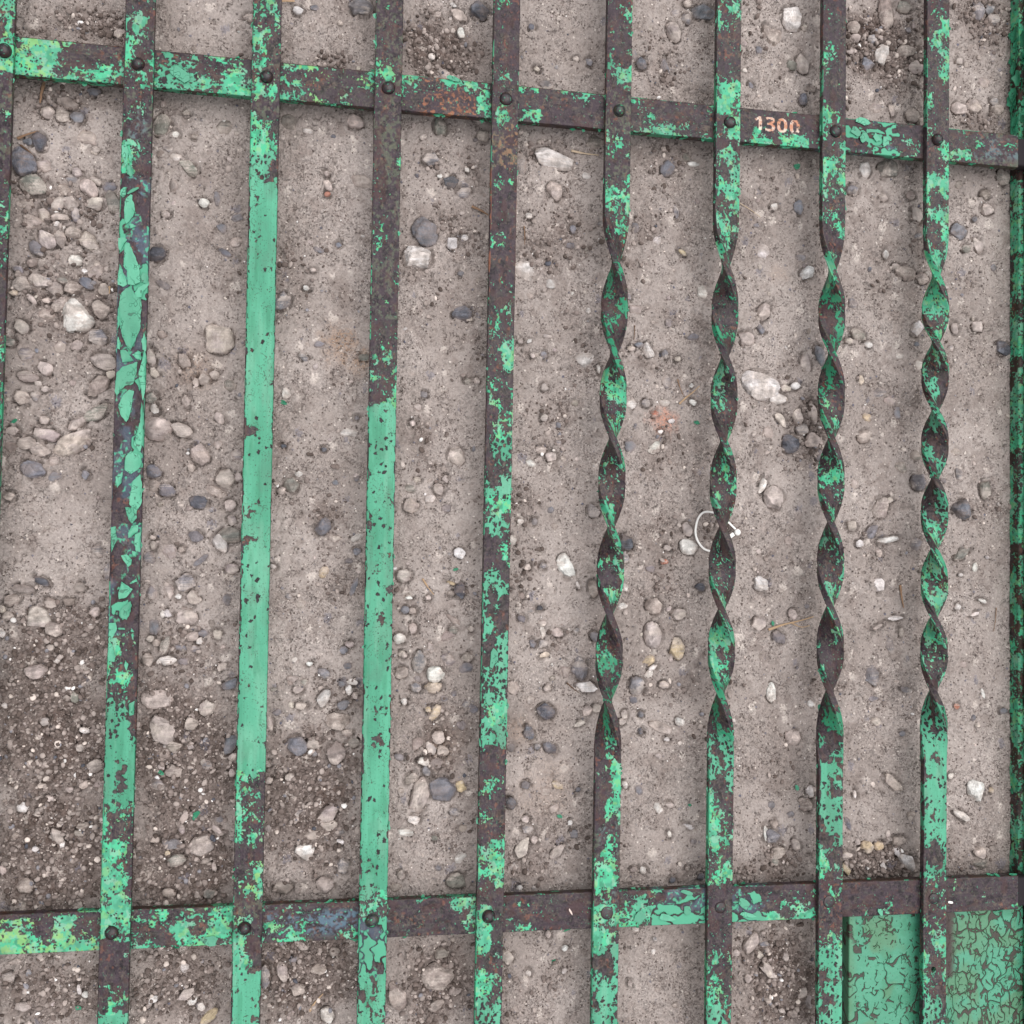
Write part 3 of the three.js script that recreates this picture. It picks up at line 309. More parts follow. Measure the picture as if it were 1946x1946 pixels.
// seen(along) gives the photograph's coordinate along the piece, by which the list of paint segments is read
function ironMaterial(seed, along0, along1, faces, seen, segs, extra, tw = 128, th = 2048) {
  const col = new Uint8Array(tw * th * 4), bmp = new Uint8Array(tw * th * 4), rgh = new Uint8Array(tw * th * 4), total = faces.reduce((s, f) => s + f.w, 0), ox = seed * 53.7, oy = seed * 91.3;
  for (let j = 0; j < th; j++) {
    const al = mix(along0, along1, (j + 0.5) / th), l = al * 1000, py = seen(al);
    for (let i = 0; i < tw; i++) {
      let s = (i + 0.5) / tw * total, f = 0, a = s; while (f < faces.length - 1 && a > faces[f].w) { a -= faces[f].w; f++; }
      const n1 = seed === 2, face = faces[f], u = face.flip ? 1 - a / face.w : face.side !== undefined ? face.side : a / face.w, X = s + ox, Y = l + oy;
      const wx = noise(X / 5, Y / 5) - 0.5, wy = noise(X / 5 + 40, Y / 5 + 9) - 0.5, t = py + 26 * wy + 10 * (noise(X / 2, Y / 2) - 0.5);
      let g = segs[segs.length - 1]; for (const q of segs) if (t < q.b) { g = q; break; }
      const nL = fbm((X + 4 * wx) / 12, (Y + 4 * wy) / 16, 3), nF = fbm(X / 2.3 + wx, Y / 2.5 + wy, 3), nT = noise(X / 0.9, Y / 0.9), r = fbm(X / 4.2 + 7, Y / 4.6, 3), streak = noise(X / 1.3, Y / 14);
      let c = g.c; if (face.side !== undefined) c = c * 0.55 + 0.3 * smooth(0.45, 0.65, fbm(X / 25, Y / 22, 2));
      // rust
      const spot = worley(X / 2.7 + wx, Y / 2.7 + wy);
      let k = mix3(INK.rust, INK.rustDark, clamp(2.6 * (r - 0.46) + 0.5 * smooth(0.4, 0.15, spot.d1) * (VAL[spot.id] > 0.35 ? 1 : 0)));
      k = mix3(k, INK.rustLight, 0.6 * smooth(0.5, 0.8, 0.6 * nT + 0.4 * nF)); k = mix3(k, INK.lace, (0.28 + 0.4 * smooth(0.45, 0.6, nL)) * smooth(0.075, 0.01, Math.abs(fbm(X / 3.4 + 210, Y / 3.8 + wy, 2) - 0.5)) * smooth(0.35, 0.6, noise(X / 8 + 17, Y / 11))); k = k.map((v) => v * (0.86 + 0.28 * streak));
      let h = 0.34 + 0.22 * (nF - 0.5) + 0.12 * (nT - 0.5) - 0.1 * smooth(0.35, 0.1, spot.d1), ro = 0.52 + 0.3 * (nF - 0.5);
      if (face.brown) k = mix3(k, INK.brown, face.brown * smooth(0.3, 0.6, fbm(X / 9 + 3, Y / 9, 2)));
      if (g.hue === 'o') k = mix3(k, INK.orange, 0.75 * smooth(0.56, 0.66, nF) * smooth(0.4, 0.6, nL + 0.3 * (u - 0.4)));
      if (g.hue === 'e') k = mix3(k, INK.orange, 0.6 * smooth(0.04, 0.0, Math.min(u, 1 - u)) * smooth(0.4, 0.6, nL));
      if (g.hue === 'b') k = mix3(k, INK.blue, 0.75 * smooth(0.5, 0.66, 0.5 * nL + 0.5 * nF) * smooth(0.9, 0.3, Math.abs(u - 0.5) * 2));
      const hz = 0.16 + (g.s === 'D' ? 0.42 : 0); k = mix3(k, INK.haze, hz * 0.8 * smooth(0.5, 0.64, 0.4 * nL + 0.6 * nF));
      k = mix3(k, INK.red, 0.35 * smooth(0.54, 0.7, fbm(X / 7 + 140, Y / 10 + 30, 3)));
      k = mix3(k, INK.orange, 0.24 * smooth(0.66, 0.74, fbm(X / 3.2 + 55, Y / 3.6 + 75, 3)) * smooth(0.48, 0.62, fbm(X / 20 + 5, Y / 26, 2)));
      // paint
      let p = 0, lift = 0, tone = INK.mint, edge = 0;
      const b = g.bias * (u - 0.5);
      if (g.s === 'F' || g.s === 'D' || g.s === 'R') {
        const cc = g.s === 'F' ? c : c * 0.75, n = 0.55 * nL + 0.35 * nF + 0.1 * nT, lim = 0.49 + 0.092 * spread(cc) + b * 0.2, d = lim - n;
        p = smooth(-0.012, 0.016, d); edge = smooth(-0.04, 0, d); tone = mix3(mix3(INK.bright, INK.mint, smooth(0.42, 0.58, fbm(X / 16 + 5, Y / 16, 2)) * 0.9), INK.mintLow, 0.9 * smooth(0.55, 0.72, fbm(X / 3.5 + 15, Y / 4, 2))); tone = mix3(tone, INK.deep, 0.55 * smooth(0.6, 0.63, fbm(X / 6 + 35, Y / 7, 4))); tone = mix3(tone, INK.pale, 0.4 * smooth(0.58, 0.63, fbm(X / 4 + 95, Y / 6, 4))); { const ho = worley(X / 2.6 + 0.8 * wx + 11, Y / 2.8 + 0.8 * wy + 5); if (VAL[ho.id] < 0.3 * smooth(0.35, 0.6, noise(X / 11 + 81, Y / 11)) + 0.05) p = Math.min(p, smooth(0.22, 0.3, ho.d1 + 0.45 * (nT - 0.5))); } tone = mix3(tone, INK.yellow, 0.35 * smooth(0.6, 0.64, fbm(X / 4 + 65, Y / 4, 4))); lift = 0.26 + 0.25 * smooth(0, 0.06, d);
        const flecks = smooth(0.79, 0.84, 0.5 * nT + 0.5 * noise(X / 1.9 + 9, Y / 1.9)) * smooth(0.42, 0.55, nL); if (p < 0.5 && flecks > 0) { p = Math.max(p, flecks * (0.3 + c)); tone = INK.bright; }
      } else if (g.s === 'S') {
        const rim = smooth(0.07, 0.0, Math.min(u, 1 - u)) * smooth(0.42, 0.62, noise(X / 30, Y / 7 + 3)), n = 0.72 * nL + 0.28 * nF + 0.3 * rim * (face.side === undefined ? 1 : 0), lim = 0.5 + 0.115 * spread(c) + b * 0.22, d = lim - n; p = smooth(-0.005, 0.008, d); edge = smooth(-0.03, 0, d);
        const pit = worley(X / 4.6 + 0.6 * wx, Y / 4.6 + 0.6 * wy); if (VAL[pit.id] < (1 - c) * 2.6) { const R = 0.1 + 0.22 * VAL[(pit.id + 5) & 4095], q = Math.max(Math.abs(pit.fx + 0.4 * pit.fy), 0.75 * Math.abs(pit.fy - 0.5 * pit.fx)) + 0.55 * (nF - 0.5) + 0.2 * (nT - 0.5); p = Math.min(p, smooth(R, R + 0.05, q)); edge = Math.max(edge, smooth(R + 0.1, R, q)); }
        lift = 0.55; tone = mix3(INK.mint, INK.mintLow, smooth(0.35, 0.75, fbm(X / 22, Y / 60, 2))); tone = mix3(tone, INK.pale, 0.16 * smooth(0.5, 0.75, fbm(X / 9 + 55, Y / 45, 3))); tone = mix3(tone, INK.deep, 0.4 * smooth(0.55, 0.75, fbm(X / 6 + 85, Y / 24, 3))); tone = tone.map((v) => v * (0.95 + 0.1 * (nT - 0.5) + 0.14 * (noise(X / 1.1, Y / 38) - 0.5)));
        const sp = worley(X / 1.9 + 3, Y / 1.9 + 1); if (VAL[sp.id] < 0.16 && sp.d1 < 0.17 + 0.12 * (nT - 0.5)) tone = mix3(tone, INK.dirt, 0.65);
        const cr = worley(X / 6 + 2 * wx, Y / 6 + 2 * wy), gap = cr.d2 - cr.d1; if (gap < 0.03 && nL > 0.5 && nF > 0.42) { tone = mix3(tone, INK.brown, 0.75); lift -= 0.2; }
      } else { // C: curled shards
        const w = worley(X / 10.5 + 0.8 * wx, Y / 24 + 0.5 * wy), here = VAL[w.id] < (n1 ? 0.3 : 0.92) * c + b * 0.7, gap = w.d2 - w.d1, cut = 0.05 + 0.3 * nF * noise(X / 9, Y / 9);
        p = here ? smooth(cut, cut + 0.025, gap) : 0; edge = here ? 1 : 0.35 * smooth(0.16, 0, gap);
        lift = 0.5 + 0.42 * (VAL[(w.id + 77) & 4095] - 0.5) * w.fx + 0.42 * (VAL[(w.id + 177) & 4095] - 0.5) * w.fy + 0.12 * smooth(0.35, 0.05, gap); tone = mix3(INK.mint, INK.mintLow, 0.5 * VAL[(w.id + 9) & 4095]);
        if (p < 0.5) { const q = smooth(0.6, 0.68, nF) * smooth(0.45, 0.6, nL); k = mix3(k, INK.bright, 0.8 * q); k = mix3(k, INK.blue, 0.3 * smooth(0.5, 0.7, nL)); }
      }
      if (g.hue === 'y') tone = mix3(tone, INK.yellow, 0.6 * smooth(0.54, 0.6, fbm(X / 5 + 90, Y / 5, 4)));
      if (g.hue === 'd') tone = mix3(tone, INK.teal, 0.8);
      if (face.side !== undefined || face.teal) tone = mix3(tone, INK.teal, 0.6);
      const stainBy = 0.16 * smooth(0.5, 0.75, fbm(X / 12 + 33, Y / 20 + 5, 3)); tone = mix3(tone, INK.rustLight, stainBy);
      let C = mix3(mix3(k, INK.dirt, 0.5 * edge * (1 - p)), tone, p);  // bare iron darkened along paint edges: trapped dirt and painted shade of lifted film
      h = mix(h, h * 0.35 + 0.2 + lift * 0.75, p); ro = mix(ro, g.s === 'S' ? 0.42 : 0.55, p);
      if (extra) { const e = extra(al, u, face, nF, nT, nL); if (e) { C = mix3(C, e.c, e.k); h += 0.15 * e.k; } }
      const o = (j * tw + i) * 4; for (let q = 0; q < 3; q++) col[o + q] = clamp(srgb(clamp(C[q])), 0, 255);
      bmp[o] = bmp[o + 1] = bmp[o + 2] = clamp(h * 255, 0, 255); rgh[o] = rgh[o + 1] = rgh[o + 2] = clamp(ro * 255, 0, 255); col[o + 3] = bmp[o + 3] = rgh[o + 3] = 255;
    }
  }
  return new THREE.MeshPhysicalMaterial({ specularIntensity: 0.5, map: tex(col, tw, th, true), bumpMap: tex(bmp, tw, th), bumpScale: 0.0011, roughnessMap: tex(rgh, tw, th), roughness: 1, metalness: 0 });
}
// a rolled flat: rounded rectangle, (across, up, distance round) from the upper left corner
function flatProfile(W, T, c) {
  const out = []; let u = 0, last; const put = (a, b) => { if (last) u += Math.hypot(a - last[0], b - last[1]); last = [a, b]; out.push([a, b, u]); };
  const w = W / 2, t = T / 2, arc = (cx, cy, a0) => { for (let k = 0; k <= 3; k++) { const a = (a0 - k * 30) * Math.PI / 180; put(cx + c * Math.cos(a), cy + c * Math.sin(a)); } };
  put(-w + c, t); for (let k = 1; k < 6; k++) put(-w + c + (W - 2 * c) * k / 6, t);
  arc(w - c, t - c, 90); put(w, 0); arc(w - c, -t + c, 0);
  for (let k = 1; k < 6; k++) put(w - c - (W - 2 * c) * k / 6, -t);
  arc(-w + c, -t + c, -90); put(-w, 0); arc(-w + c, t - c, 180); return out;
}
// sweep a closed profile; place(along, across, up) -> point; right-handed (across, up, along) unless flipped
function sweep(profile, stations, place, flipped, wear = 0, seed = 0) {
  const n = profile.length, m = stations.length, P = [], UV = [], I = [], total = profile[n - 1][2], a0 = stations[0], a1 = stations[m - 1];
  const ring = (al, v) => profile.forEach(([a, b, u], k) => { const q = k === n - 1 ? 0 : k, e = wear * (noise(q * 1.7 + seed * 31, al * 140 + seed) - 0.5) * 2 + wear * 1.6 * Math.min(0, noise(q * 0.9 + seed * 17, al * 420) - 0.3), f = 1 + e / 0.0125; P.push(...place(al, a * f, b + e * 0.4)); UV.push(u / total, v); });
  for (const al of stations) ring(al, (al - a0) / (a1 - a0));
  for (let j = 0; j < m - 1; j++) for (let k = 0; k < n - 1; k++) { const a = j * n + k, b = a + 1, c = a + n, d = c + 1; if (flipped) I.push(a, b, c, b, d, c); else I.push(a, c, b, b, c, d); }
  for (const [j, last] of [[0, false], [m - 1, true]]) { // end faces
    const o = P.length / 3; for (let k = 0; k < n; k++) { P.push(...P.slice((j * n + k) * 3, (j * n + k) * 3 + 3)); UV.push(UV[(j * n + k) * 2], last ? 0.999 : 0.001); }
    for (let k = 1; k < n - 2; k++) { if (last === !flipped) I.push(o, o + k + 1, o + k); else I.push(o, o + k, o + k + 1); }
  }
  const g = new THREE.BufferGeometry(); g.setAttribute('position', new THREE.Float32BufferAttribute(P, 3)); g.setAttribute('uv', new THREE.Float32BufferAttribute(UV, 2)); g.setIndex(I); g.computeVertexNormals();
  const N = g.attributes.normal; // one smooth surface across the seam
  for (let j = 0; j < m; j++) { const a = j * n, b = a + n - 1, v = new THREE.Vector3(N.getX(a) + N.getX(b), N.getY(a) + N.getY(b), N.getZ(a) + N.getZ(b)).normalize(); N.setXYZ(a, v.x, v.y, v.z); N.setXYZ(b, v.x, v.y, v.z); }
  return g;
}
function flakeShape(L, w, curl, seed, thick = 0.0004) { // a lifted chip of paint film: an irregular curled sheet with its thickness
  const r = rng(seed), n = 9, P = [], I = [], edge = []; for (let k = 0; k < n; k++) edge.push(0.6 + 0.55 * r());
  for (const s of [1, -1]) for (let ringN = 0; ringN <= 2; ringN++) for (let k = 0; k < n; k++) { const q = ringN / 2 * edge[k], a = k / n * 6.283, x = Math.cos(a) * q * L / 2, z = Math.sin(a) * q * w / 2; P.push(x, curl * w * ((Math.sin(a) * q) ** 2) + 0.25 * curl * L * ((Math.cos(a) * q) ** 2) + s * thick / 2, z); }
  const at_ = (s, q, k) => s * 3 * n + q * n + (k % n);
  for (let q = 0; q < 2; q++) for (let k = 0; k < n; k++) { const a = at_(0, q, k), b = at_(0, q, k + 1), c = at_(0, q + 1, k), d = at_(0, q + 1, k + 1); I.push(a, b, c, b, d, c); const e = at_(1, q, k), f = at_(1, q, k + 1), g = at_(1, q + 1, k), h = at_(1, q + 1, k + 1); I.push(e, g, f, f, g, h); }
  for (let k = 0; k < n; k++) { const a = at_(0, 2, k), b = at_(0, 2, k + 1), c = at_(1, 2, k), d = at_(1, 2, k + 1); I.push(a, b, c, b, d, c); }
  const g = new THREE.BufferGeometry(); g.setAttribute('position', new THREE.Float32BufferAttribute(P, 3)); g.setAttribute('uv', new THREE.Float32BufferAttribute(P.map((v, i) => i % 3 === 0 ? v / 0.06 + seed * 0.37 : i % 3 === 2 ? v / 0.06 + seed * 0.73 : null).filter((v) => v !== null), 2)); g.setIndex(I); g.computeVertexNormals(); return g;
}

// ---------------------------------------------------------------- the grille
const grille = new THREE.Group();
top(grille, 'iron_grille', 'rusty iron grille in peeling green paint, flat and twisted bars riveted to two rails', 'grille');
const Z0 = -0.66, Z1 = 0.60;
const BARS = [
  { x0: -0.2905, x1: -0.2895, seg: '-999 20 .3 F .6;20 60 .45 F -.9;60 130 .4 F .8 y;130 480 .06 D;480 520 .1 R;520 640 .08 R;640 720 .3 F .6;720 860 .2 F .8 d;860 2999 .5 S 1.2', label: 'rusty flat bar cut off by the left edge' },
  { x0: -0.1755, x1: -0.1733, seg: '-999 60 .35 F;60 150 .38 F -.3;150 190 .12 D;190 268 .12 D 0 b;268 335 .42 F -1.6;335 385 .42 C -1.4 b;385 455 .5 C -1.5;455 535 .86 C -.4 b;535 665 .93 C -.2;665 765 .85 C .2;765 825 .5 C 1.2;825 895 .55 C 1.3;895 1000 .42 C 1;1000 1110 .32 C .4;1110 1200 .4 C -.3;1200 1330 .3 F -.8;1330 1400 .8 S -1.4;1400 1530 .93 S -.4;1530 1560 .7 F;1560 1640 .48 F -.8;1640 1720 .45 F -.9;1720 1780 .66 F -.3;1780 1872 .03 R;1872 1920 .3 F;1920 2999 .95 S', label: 'flat bar with curled shards of mint paint' },
  { x0: -0.0671, x1: -0.0634, seg: '-999 60 .25 F;60 130 .5 F -1;130 182 .4 F -.4;182 222 .12 D;222 292 .55 F -1.2;292 340 .75 S -1;340 655 .985 S .2;655 700 .94 S .9;700 790 .985 S;790 860 .93 S 1.1;860 1020 .985 S;1020 1130 .93 S 1.1;1130 1470 .965 S .4;1470 1545 .45 F -1;1545 1605 .52 F -.9;1605 1640 .04 R;1640 1712 .45 F .3 y;1712 1742 .15 D;1742 1800 .35 F -.8;1800 1850 .5 F -1.2;1850 2999 .97 S', label: 'flat bar still covered in solid mint paint' },
  { x0: 0.0420, x1: 0.0450, seg: '-999 80 .04 D;80 150 .16 D;150 300 .05 D;300 345 .14 D;345 480 .04 D;480 600 .06 D;600 660 .14 F;660 735 .34 F .4;735 772 .5 F 1.5;772 830 .975 S;830 905 .88 S;905 950 .97 S;950 1000 .88 S;1000 1200 .955 S;1200 1330 .97 S;1330 1420 .95 S;1420 1640 .965 S;1640 1700 .93 S;1700 1740 .68 F;1740 1850 .82 C;1850 2999 .94 S', label: 'flat bar bare rust above and mint paint below' },
  { x0: 0.1509, x1: 0.1499, seg: '-999 130 .02 R -1;130 205 .2 F;205 240 .3 F;240 320 .1 D 0 o;320 500 .03 R 0 e;500 560 .06 R 0 e;560 640 .3 F .3;640 722 .42 F;722 742 .5 F;742 832 .22 F 1.4;832 900 .62 S 1;900 945 .75 S;945 985 .5 F .5;985 1012 .82 S;1012 1082 .08 R .8;1082 1165 .66 S -.3;1165 1335 .62 S -.4;1335 1372 .5 F .5;1372 1420 .75 S .5;1420 1495 .07 R;1495 1560 .16 F;1560 1600 .12 F;1600 1690 .5 F;1690 1720 .05 R;1720 1765 .5 F -.4;1765 1840 .42 F -.6;1840 1905 .42 F -1;1905 2999 .6 S -.8', label: 'flat bar with patches of mint paint over rust' },
  { x0: 0.2600, x1: 0.2586, px: 1165, nodes: [516, 686, 846, 1016, 1181, 1345], seg: '-999 18 .05 R;18 70 .22 F 1;70 130 .06 R;130 165 .3 F 1.4;165 340 .08 D 0;340 480 .42 F .8;480 620 .4 F 0 d;620 700 .4 F 0 d;700 900 .34 F;900 1250 .25 F .8;1250 1400 .4 F 0 d;1400 1450 .05 R;1450 1560 .32 F 1.3;1560 1620 .1 D 0 b;1620 1690 .52 F;1690 1720 .12 D 0 b;1720 1800 .72 F -1;1800 2999 .8 S', label: 'twisted bar, first from the left' },
  { x0: 0.3698, x1: 0.3698, px: 1370, nodes: [529, 697, 857, 1020, 1176, 1337], seg: '-999 150 .36 F .5;150 222 .7 F;222 262 .42 F;262 284 .04 R;284 440 .6 F .3;440 520 .5 F;520 700 .42 F 0 d;700 900 .4 F;900 1100 .34 F;1100 1290 .42 F;1290 1400 .38 F 0 d;1400 1500 .68 S;1500 1560 .45 F -1;1560 1605 .45 F -1;1605 1682 .55 F -.2;1682 1762 .06 R;1762 1845 .12 F;1845 1905 .42 F;1905 2999 .78 S', label: 'twisted bar, second from the left' },
  { x0: 0.4799, x1: 0.4823, px: 1580, nodes: [544, 694, 857, 1016, 1176, 1337], seg: '-999 80 .06 R .8;80 170 .26 F;170 200 .1 F;200 262 .3 F -1.4;262 300 .45 F;300 372 .72 F -.2;372 432 .4 F;432 480 .1 R;480 545 .4 F -1;545 750 .3 F 0 d;750 1000 .22 F;1000 1300 .24 F;1300 1400 .32 F .8 d;1400 1450 .5 S 1.4;1450 1610 .82 S .2;1610 1670 .35 F;1670 1762 .07 R;1762 1805 .4 F;1805 2999 .78 S', label: 'twisted bar, third from the left' },
  { x0: 0.5924, x1: 0.5920, px: 1775, nodes: [552, 671, 803, 932, 1067, 1196, 1337], seg: '-999 30 .04 R;30 115 .5 F 1;115 190 .46 F .4;190 250 .22 F;250 330 .24 F;330 420 .62 F;420 480 .58 F .4;480 552 .74 F;552 720 .62 F;720 1000 .62 S;1000 1150 .5 F;1150 1300 .4 F;1300 1400 .6 S;1400 1610 .86 S -.2;1610 1665 .62 S -1.2;1665 1740 .22 F;1740 1785 .12 R;1785 1885 .48 F;1885 2999 .64 S', label: 'twisted bar, rightmost' },
];
const RIVETS = { top: [[8, 95], [260, 120], [503, 144], [733, 165], [955, 186], [1169, 208], [1378, 230], [1577, 247], [1769, 263]], bottom: [null, [210, 1761], [461, 1752], [702, 1738], [922, 1730], [1146, 1723], [1360, 1713], [1566, 1702], [1763, 1697]] };
const rivetMat = (() => { const N = 64, d = new Uint8Array(N * N * 4); for (let j = 0, o = 0; j < N; j++) for (let i = 0; i < N; i++, o += 4) { const n = fbm(i / 9, j / 9, 3), g = fbm(i / 12 + 40, j / 12 + 3, 3); let c = mix3(INK.rustDark, INK.rust, smooth(0.35, 0.7, n)); c = mix3(c, INK.red, 0.7 * smooth(0.5, 0.65, fbm(i / 7 + 80, j / 7, 3))); c = mix3(c, INK.mintLow, 0.7 * smooth(0.6, 0.66, g)); for (let q = 0; q < 3; q++) d[o + q] = srgb(c[q] * 0.6); d[o + 3] = 255; } const t = tex(d, N, N, true); return new THREE.MeshStandardMaterial({ map: t, bumpMap: t, bumpScale: 0.0005, roughness: 0.38 }); })();
const rivetGreen = rivetMat.clone(); rivetGreen.color.setRGB(1.2, 2.4, 1.8);
const rivetShape = (R, H) => { const pts = [[0, H], [R * 0.35, H * 0.96], [R * 0.65, H * 0.8], [R * 0.88, H * 0.5], [R, H * 0.12], [R * 1.03, -0.0006]].map(([a, b]) => new THREE.Vector2(a, b)).reverse(); const g = new THREE.LatheGeometry(pts, 22), p = g.attributes.position; for (let i = 0; i < p.count; i++) { const x = p.getX(i), z = p.getZ(i), e = 1 + 0.09 * (noise3(x * 300 + R * 9e4, z * 300, H * 3000) - 0.5); p.setX(i, x * e); p.setZ(i, z * e); } g.computeVertexNormals(); return g; };
const domes = [rivetShape(0.0061, 0.0046), rivetShape(0.0059, 0.0042), rivetShape(0.0057, 0.0048)], flats = [rivetShape(0.0056, 0.0016), rivetShape(0.0058, 0.0012)];
const film = (() => { const N = 512, d = new Uint8Array(N * N * 4); for (let j = 0, o = 0; j < N; j++) for (let i = 0; i < N; i++, o += 4) { const x = i / 8.5, y = j / 8.5, n = fbm(x / 9, y / 14, 3), t = noise(x / 0.8, y / 0.8), w = worley(x / 2.4, y / 2.4), cr = worley(x / 9 + noise(x / 4, y / 4), y / 11 + noise(x / 4 + 9, y / 4)); let v = 0.9 + 0.25 * (n - 0.5) + 0.1 * (t - 0.5); if (VAL[w.id] < 0.12 && w.d1 < 0.17) v *= 0.5; if (cr.d2 - cr.d1 < 0.03 && n > 0.5) v *= 0.35; d[o] = d[o + 1] = d[o + 2] = clamp(v * 255, 0, 255); d[o + 3] = 255; } return tex(d, N, N, false); })();
const flakeMats = [INK.mint, INK.mintLow, INK.teal].map((c) => new THREE.MeshStandardMaterial({ color: new THREE.Color().setRGB(...c.map((v) => v * 1.1)), map: film, bumpMap: film, bumpScale: 0.0004, roughness: 0.5 }));
// the large shards on the second bar, outlined in the photograph
const SHARDS = [
  { x: 180, y: 300, k: 0.2069, shapes: '245,290 270,270 300,275 285,340 262,368 238,345;295,330 330,295 400,270 408,280 360,312 310,335;330,340 348,345 345,390 365,430 372,480 355,540 310,590 290,605 272,560 270,480 278,410 300,365;320,610 345,605 383,628 360,640 330,650;218,740 260,725 300,755 270,790 250,830 235,855 222,840;285,775 320,785 345,840 370,900 400,980 415,1060 418,1150 350,1172 305,1165 298,1040 262,990 270,900 272,830;235,985 250,1010 280,1100 298,1160 260,1185 212,1165 215,1080;440,1050 485,1065 495,1110 500,1170 470,1160 430,1140 428,1090;365,1240 400,1195 450,1165 497,1160 480,1190 445,1230 430,1285 390,1285;290,1200 345,1205 375,1260 420,1290 432,1360 420,1450 425,1500 415,1590 380,1680 335,1770 290,1720 255,1640 235,1560 230,1450 225,1340 235,1260;240,1770 290,1770 360,1865 255,1880;345,1810 400,1770 430,1790 425,1860 380,1845;215,1640 240,1700 232,1760 205,1750;455,1600 478,1680 470,1780 440,1760 430,1690' },
  { x: 0, y: 482, k: 0.2588, shapes: '860,870 900,830 1010,795 1000,880 975,960 920,970 860,1040 845,1010;905,1040 950,1000 985,1010 970,1080 960,1150 950,1210 930,1238 885,1180 870,1110;1060,700 1075,760 1070,900 1065,1020 1050,1080 1035,980 1020,880 1040,800;1040,1090 1058,1180 1050,1300 1040,1420 1030,1460 985,1400 1000,1330 1030,1230;925,1490 960,1450 1030,1480 1045,1530 1020,1580 960,1620 920,1590;975,1670 1030,1620 1045,1700 1040,1830 1000,1900 950,1840 960,1750;850,1640 900,1600 895,1680 860,1720' },
  { x: 0, y: 964, k: 0.2588, shapes: '920,0 1000,0 1005,80 970,120 945,90;940,190 970,135 1015,130 1015,170 975,210 945,225;890,355 930,345 970,385 965,420 940,440 915,400;895,545 975,600 930,660 875,675 870,630;960,690 970,720 955,780 930,825 890,810 885,760 915,720;800,850 850,845 860,890 835,945 800,985;795,1000 820,1010 850,1090 840,1135 795,1130;990,200 1035,180 1030,330 1000,325 988,260;955,560 1005,515 1010,545 975,560;920,1120 945,1150 930,1200 912,1160;812,150 850,140 858,240 820,330;950,1440 990,1420 985,1520 950,1530;970,320 1010,330 1000,365 975,360' },
  { x: 0, y: 0, k: 0.2588, shapes: '895,1070 925,1060 945,1110 935,1200 920,1225 900,1150;935,1215 960,1210 985,1260 960,1300 935,1280;945,1130 980,1140 970,1195 950,1180;915,1045 950,1035 955,1060 920,1065' },
];
function shard(pts, y, seed) { // a sheet of paint cracked free along its outline, its rim curling up
  const r = rng(seed), out = []; pts.forEach((p, i) => { const q = pts[(i + 1) % pts.length], n = Math.max(1, Math.round(Math.hypot(q[0] - p[0], q[1] - p[1]) / 0.0022)); for (let k = 0; k < n; k++) out.push([mix(p[0], q[0], k / n) + (k ? 0.0007 * (r() - 0.5) : 0), mix(p[1], q[1], k / n) + (k ? 0.0007 * (r() - 0.5) : 0)]); });
  const n = out.length, c = [0, 0]; for (const p of out) { c[0] += p[0] / n; c[1] += p[1] / n; }
  const P = [], I = [], tx = 0.12 * (r() - 0.5), tz = 0.07 * (r() - 0.5), ph = r() * 6.28, rise = 0.0005 + 0.0012 * r();
  for (const [q, low] of [[0.02, 0], [0.7, 0], [1, 0], [1, 1]]) out.forEach(([x, z], k) => { const a = k / n * 6.283, X = mix(c[0], x, q), Z = mix(c[1], z, q), up = q > 0.9 ? rise * (0.5 + 0.5 * Math.sin(a * 2 + ph) + 0.3 * (noise(k * 0.5, seed) - 0.5)) : 0; P.push(X, Math.max(y - 0.0002, y + 0.0008 + up + tx * (X - c[0]) + tz * (Z - c[1]) - low * 0.0005), Z); });
  for (let j = 0; j < 3; j++) for (let k = 0; k < n; k++) { const a = j * n + k, b = j * n + (k + 1) % n; I.push(a, b, a + n, b, b + n, a + n); }
  const g = new THREE.BufferGeometry(); g.setAttribute('position', new THREE.Float32BufferAttribute(P, 3)); g.setAttribute('uv', new THREE.Float32BufferAttribute(P.map((v, i) => i % 3 === 0 ? v / 0.06 : i % 3 === 2 ? v / 0.06 : null).filter((v) => v !== null), 2)); g.setIndex(I); g.computeVertexNormals(); if (g.attributes.normal.getY(n) < 0) { const J = g.index.array; for (let i = 0; i < J.length; i += 3) { const t = J[i]; J[i] = J[i + 1]; J[i + 1] = t; } g.computeVertexNormals(); } return g;
}
const barFaces = [{ w: 25 }, { w: 6, side: 1 }, { w: 25, flip: true }, { w: 6, side: 0 }];
const barMeshes = [];
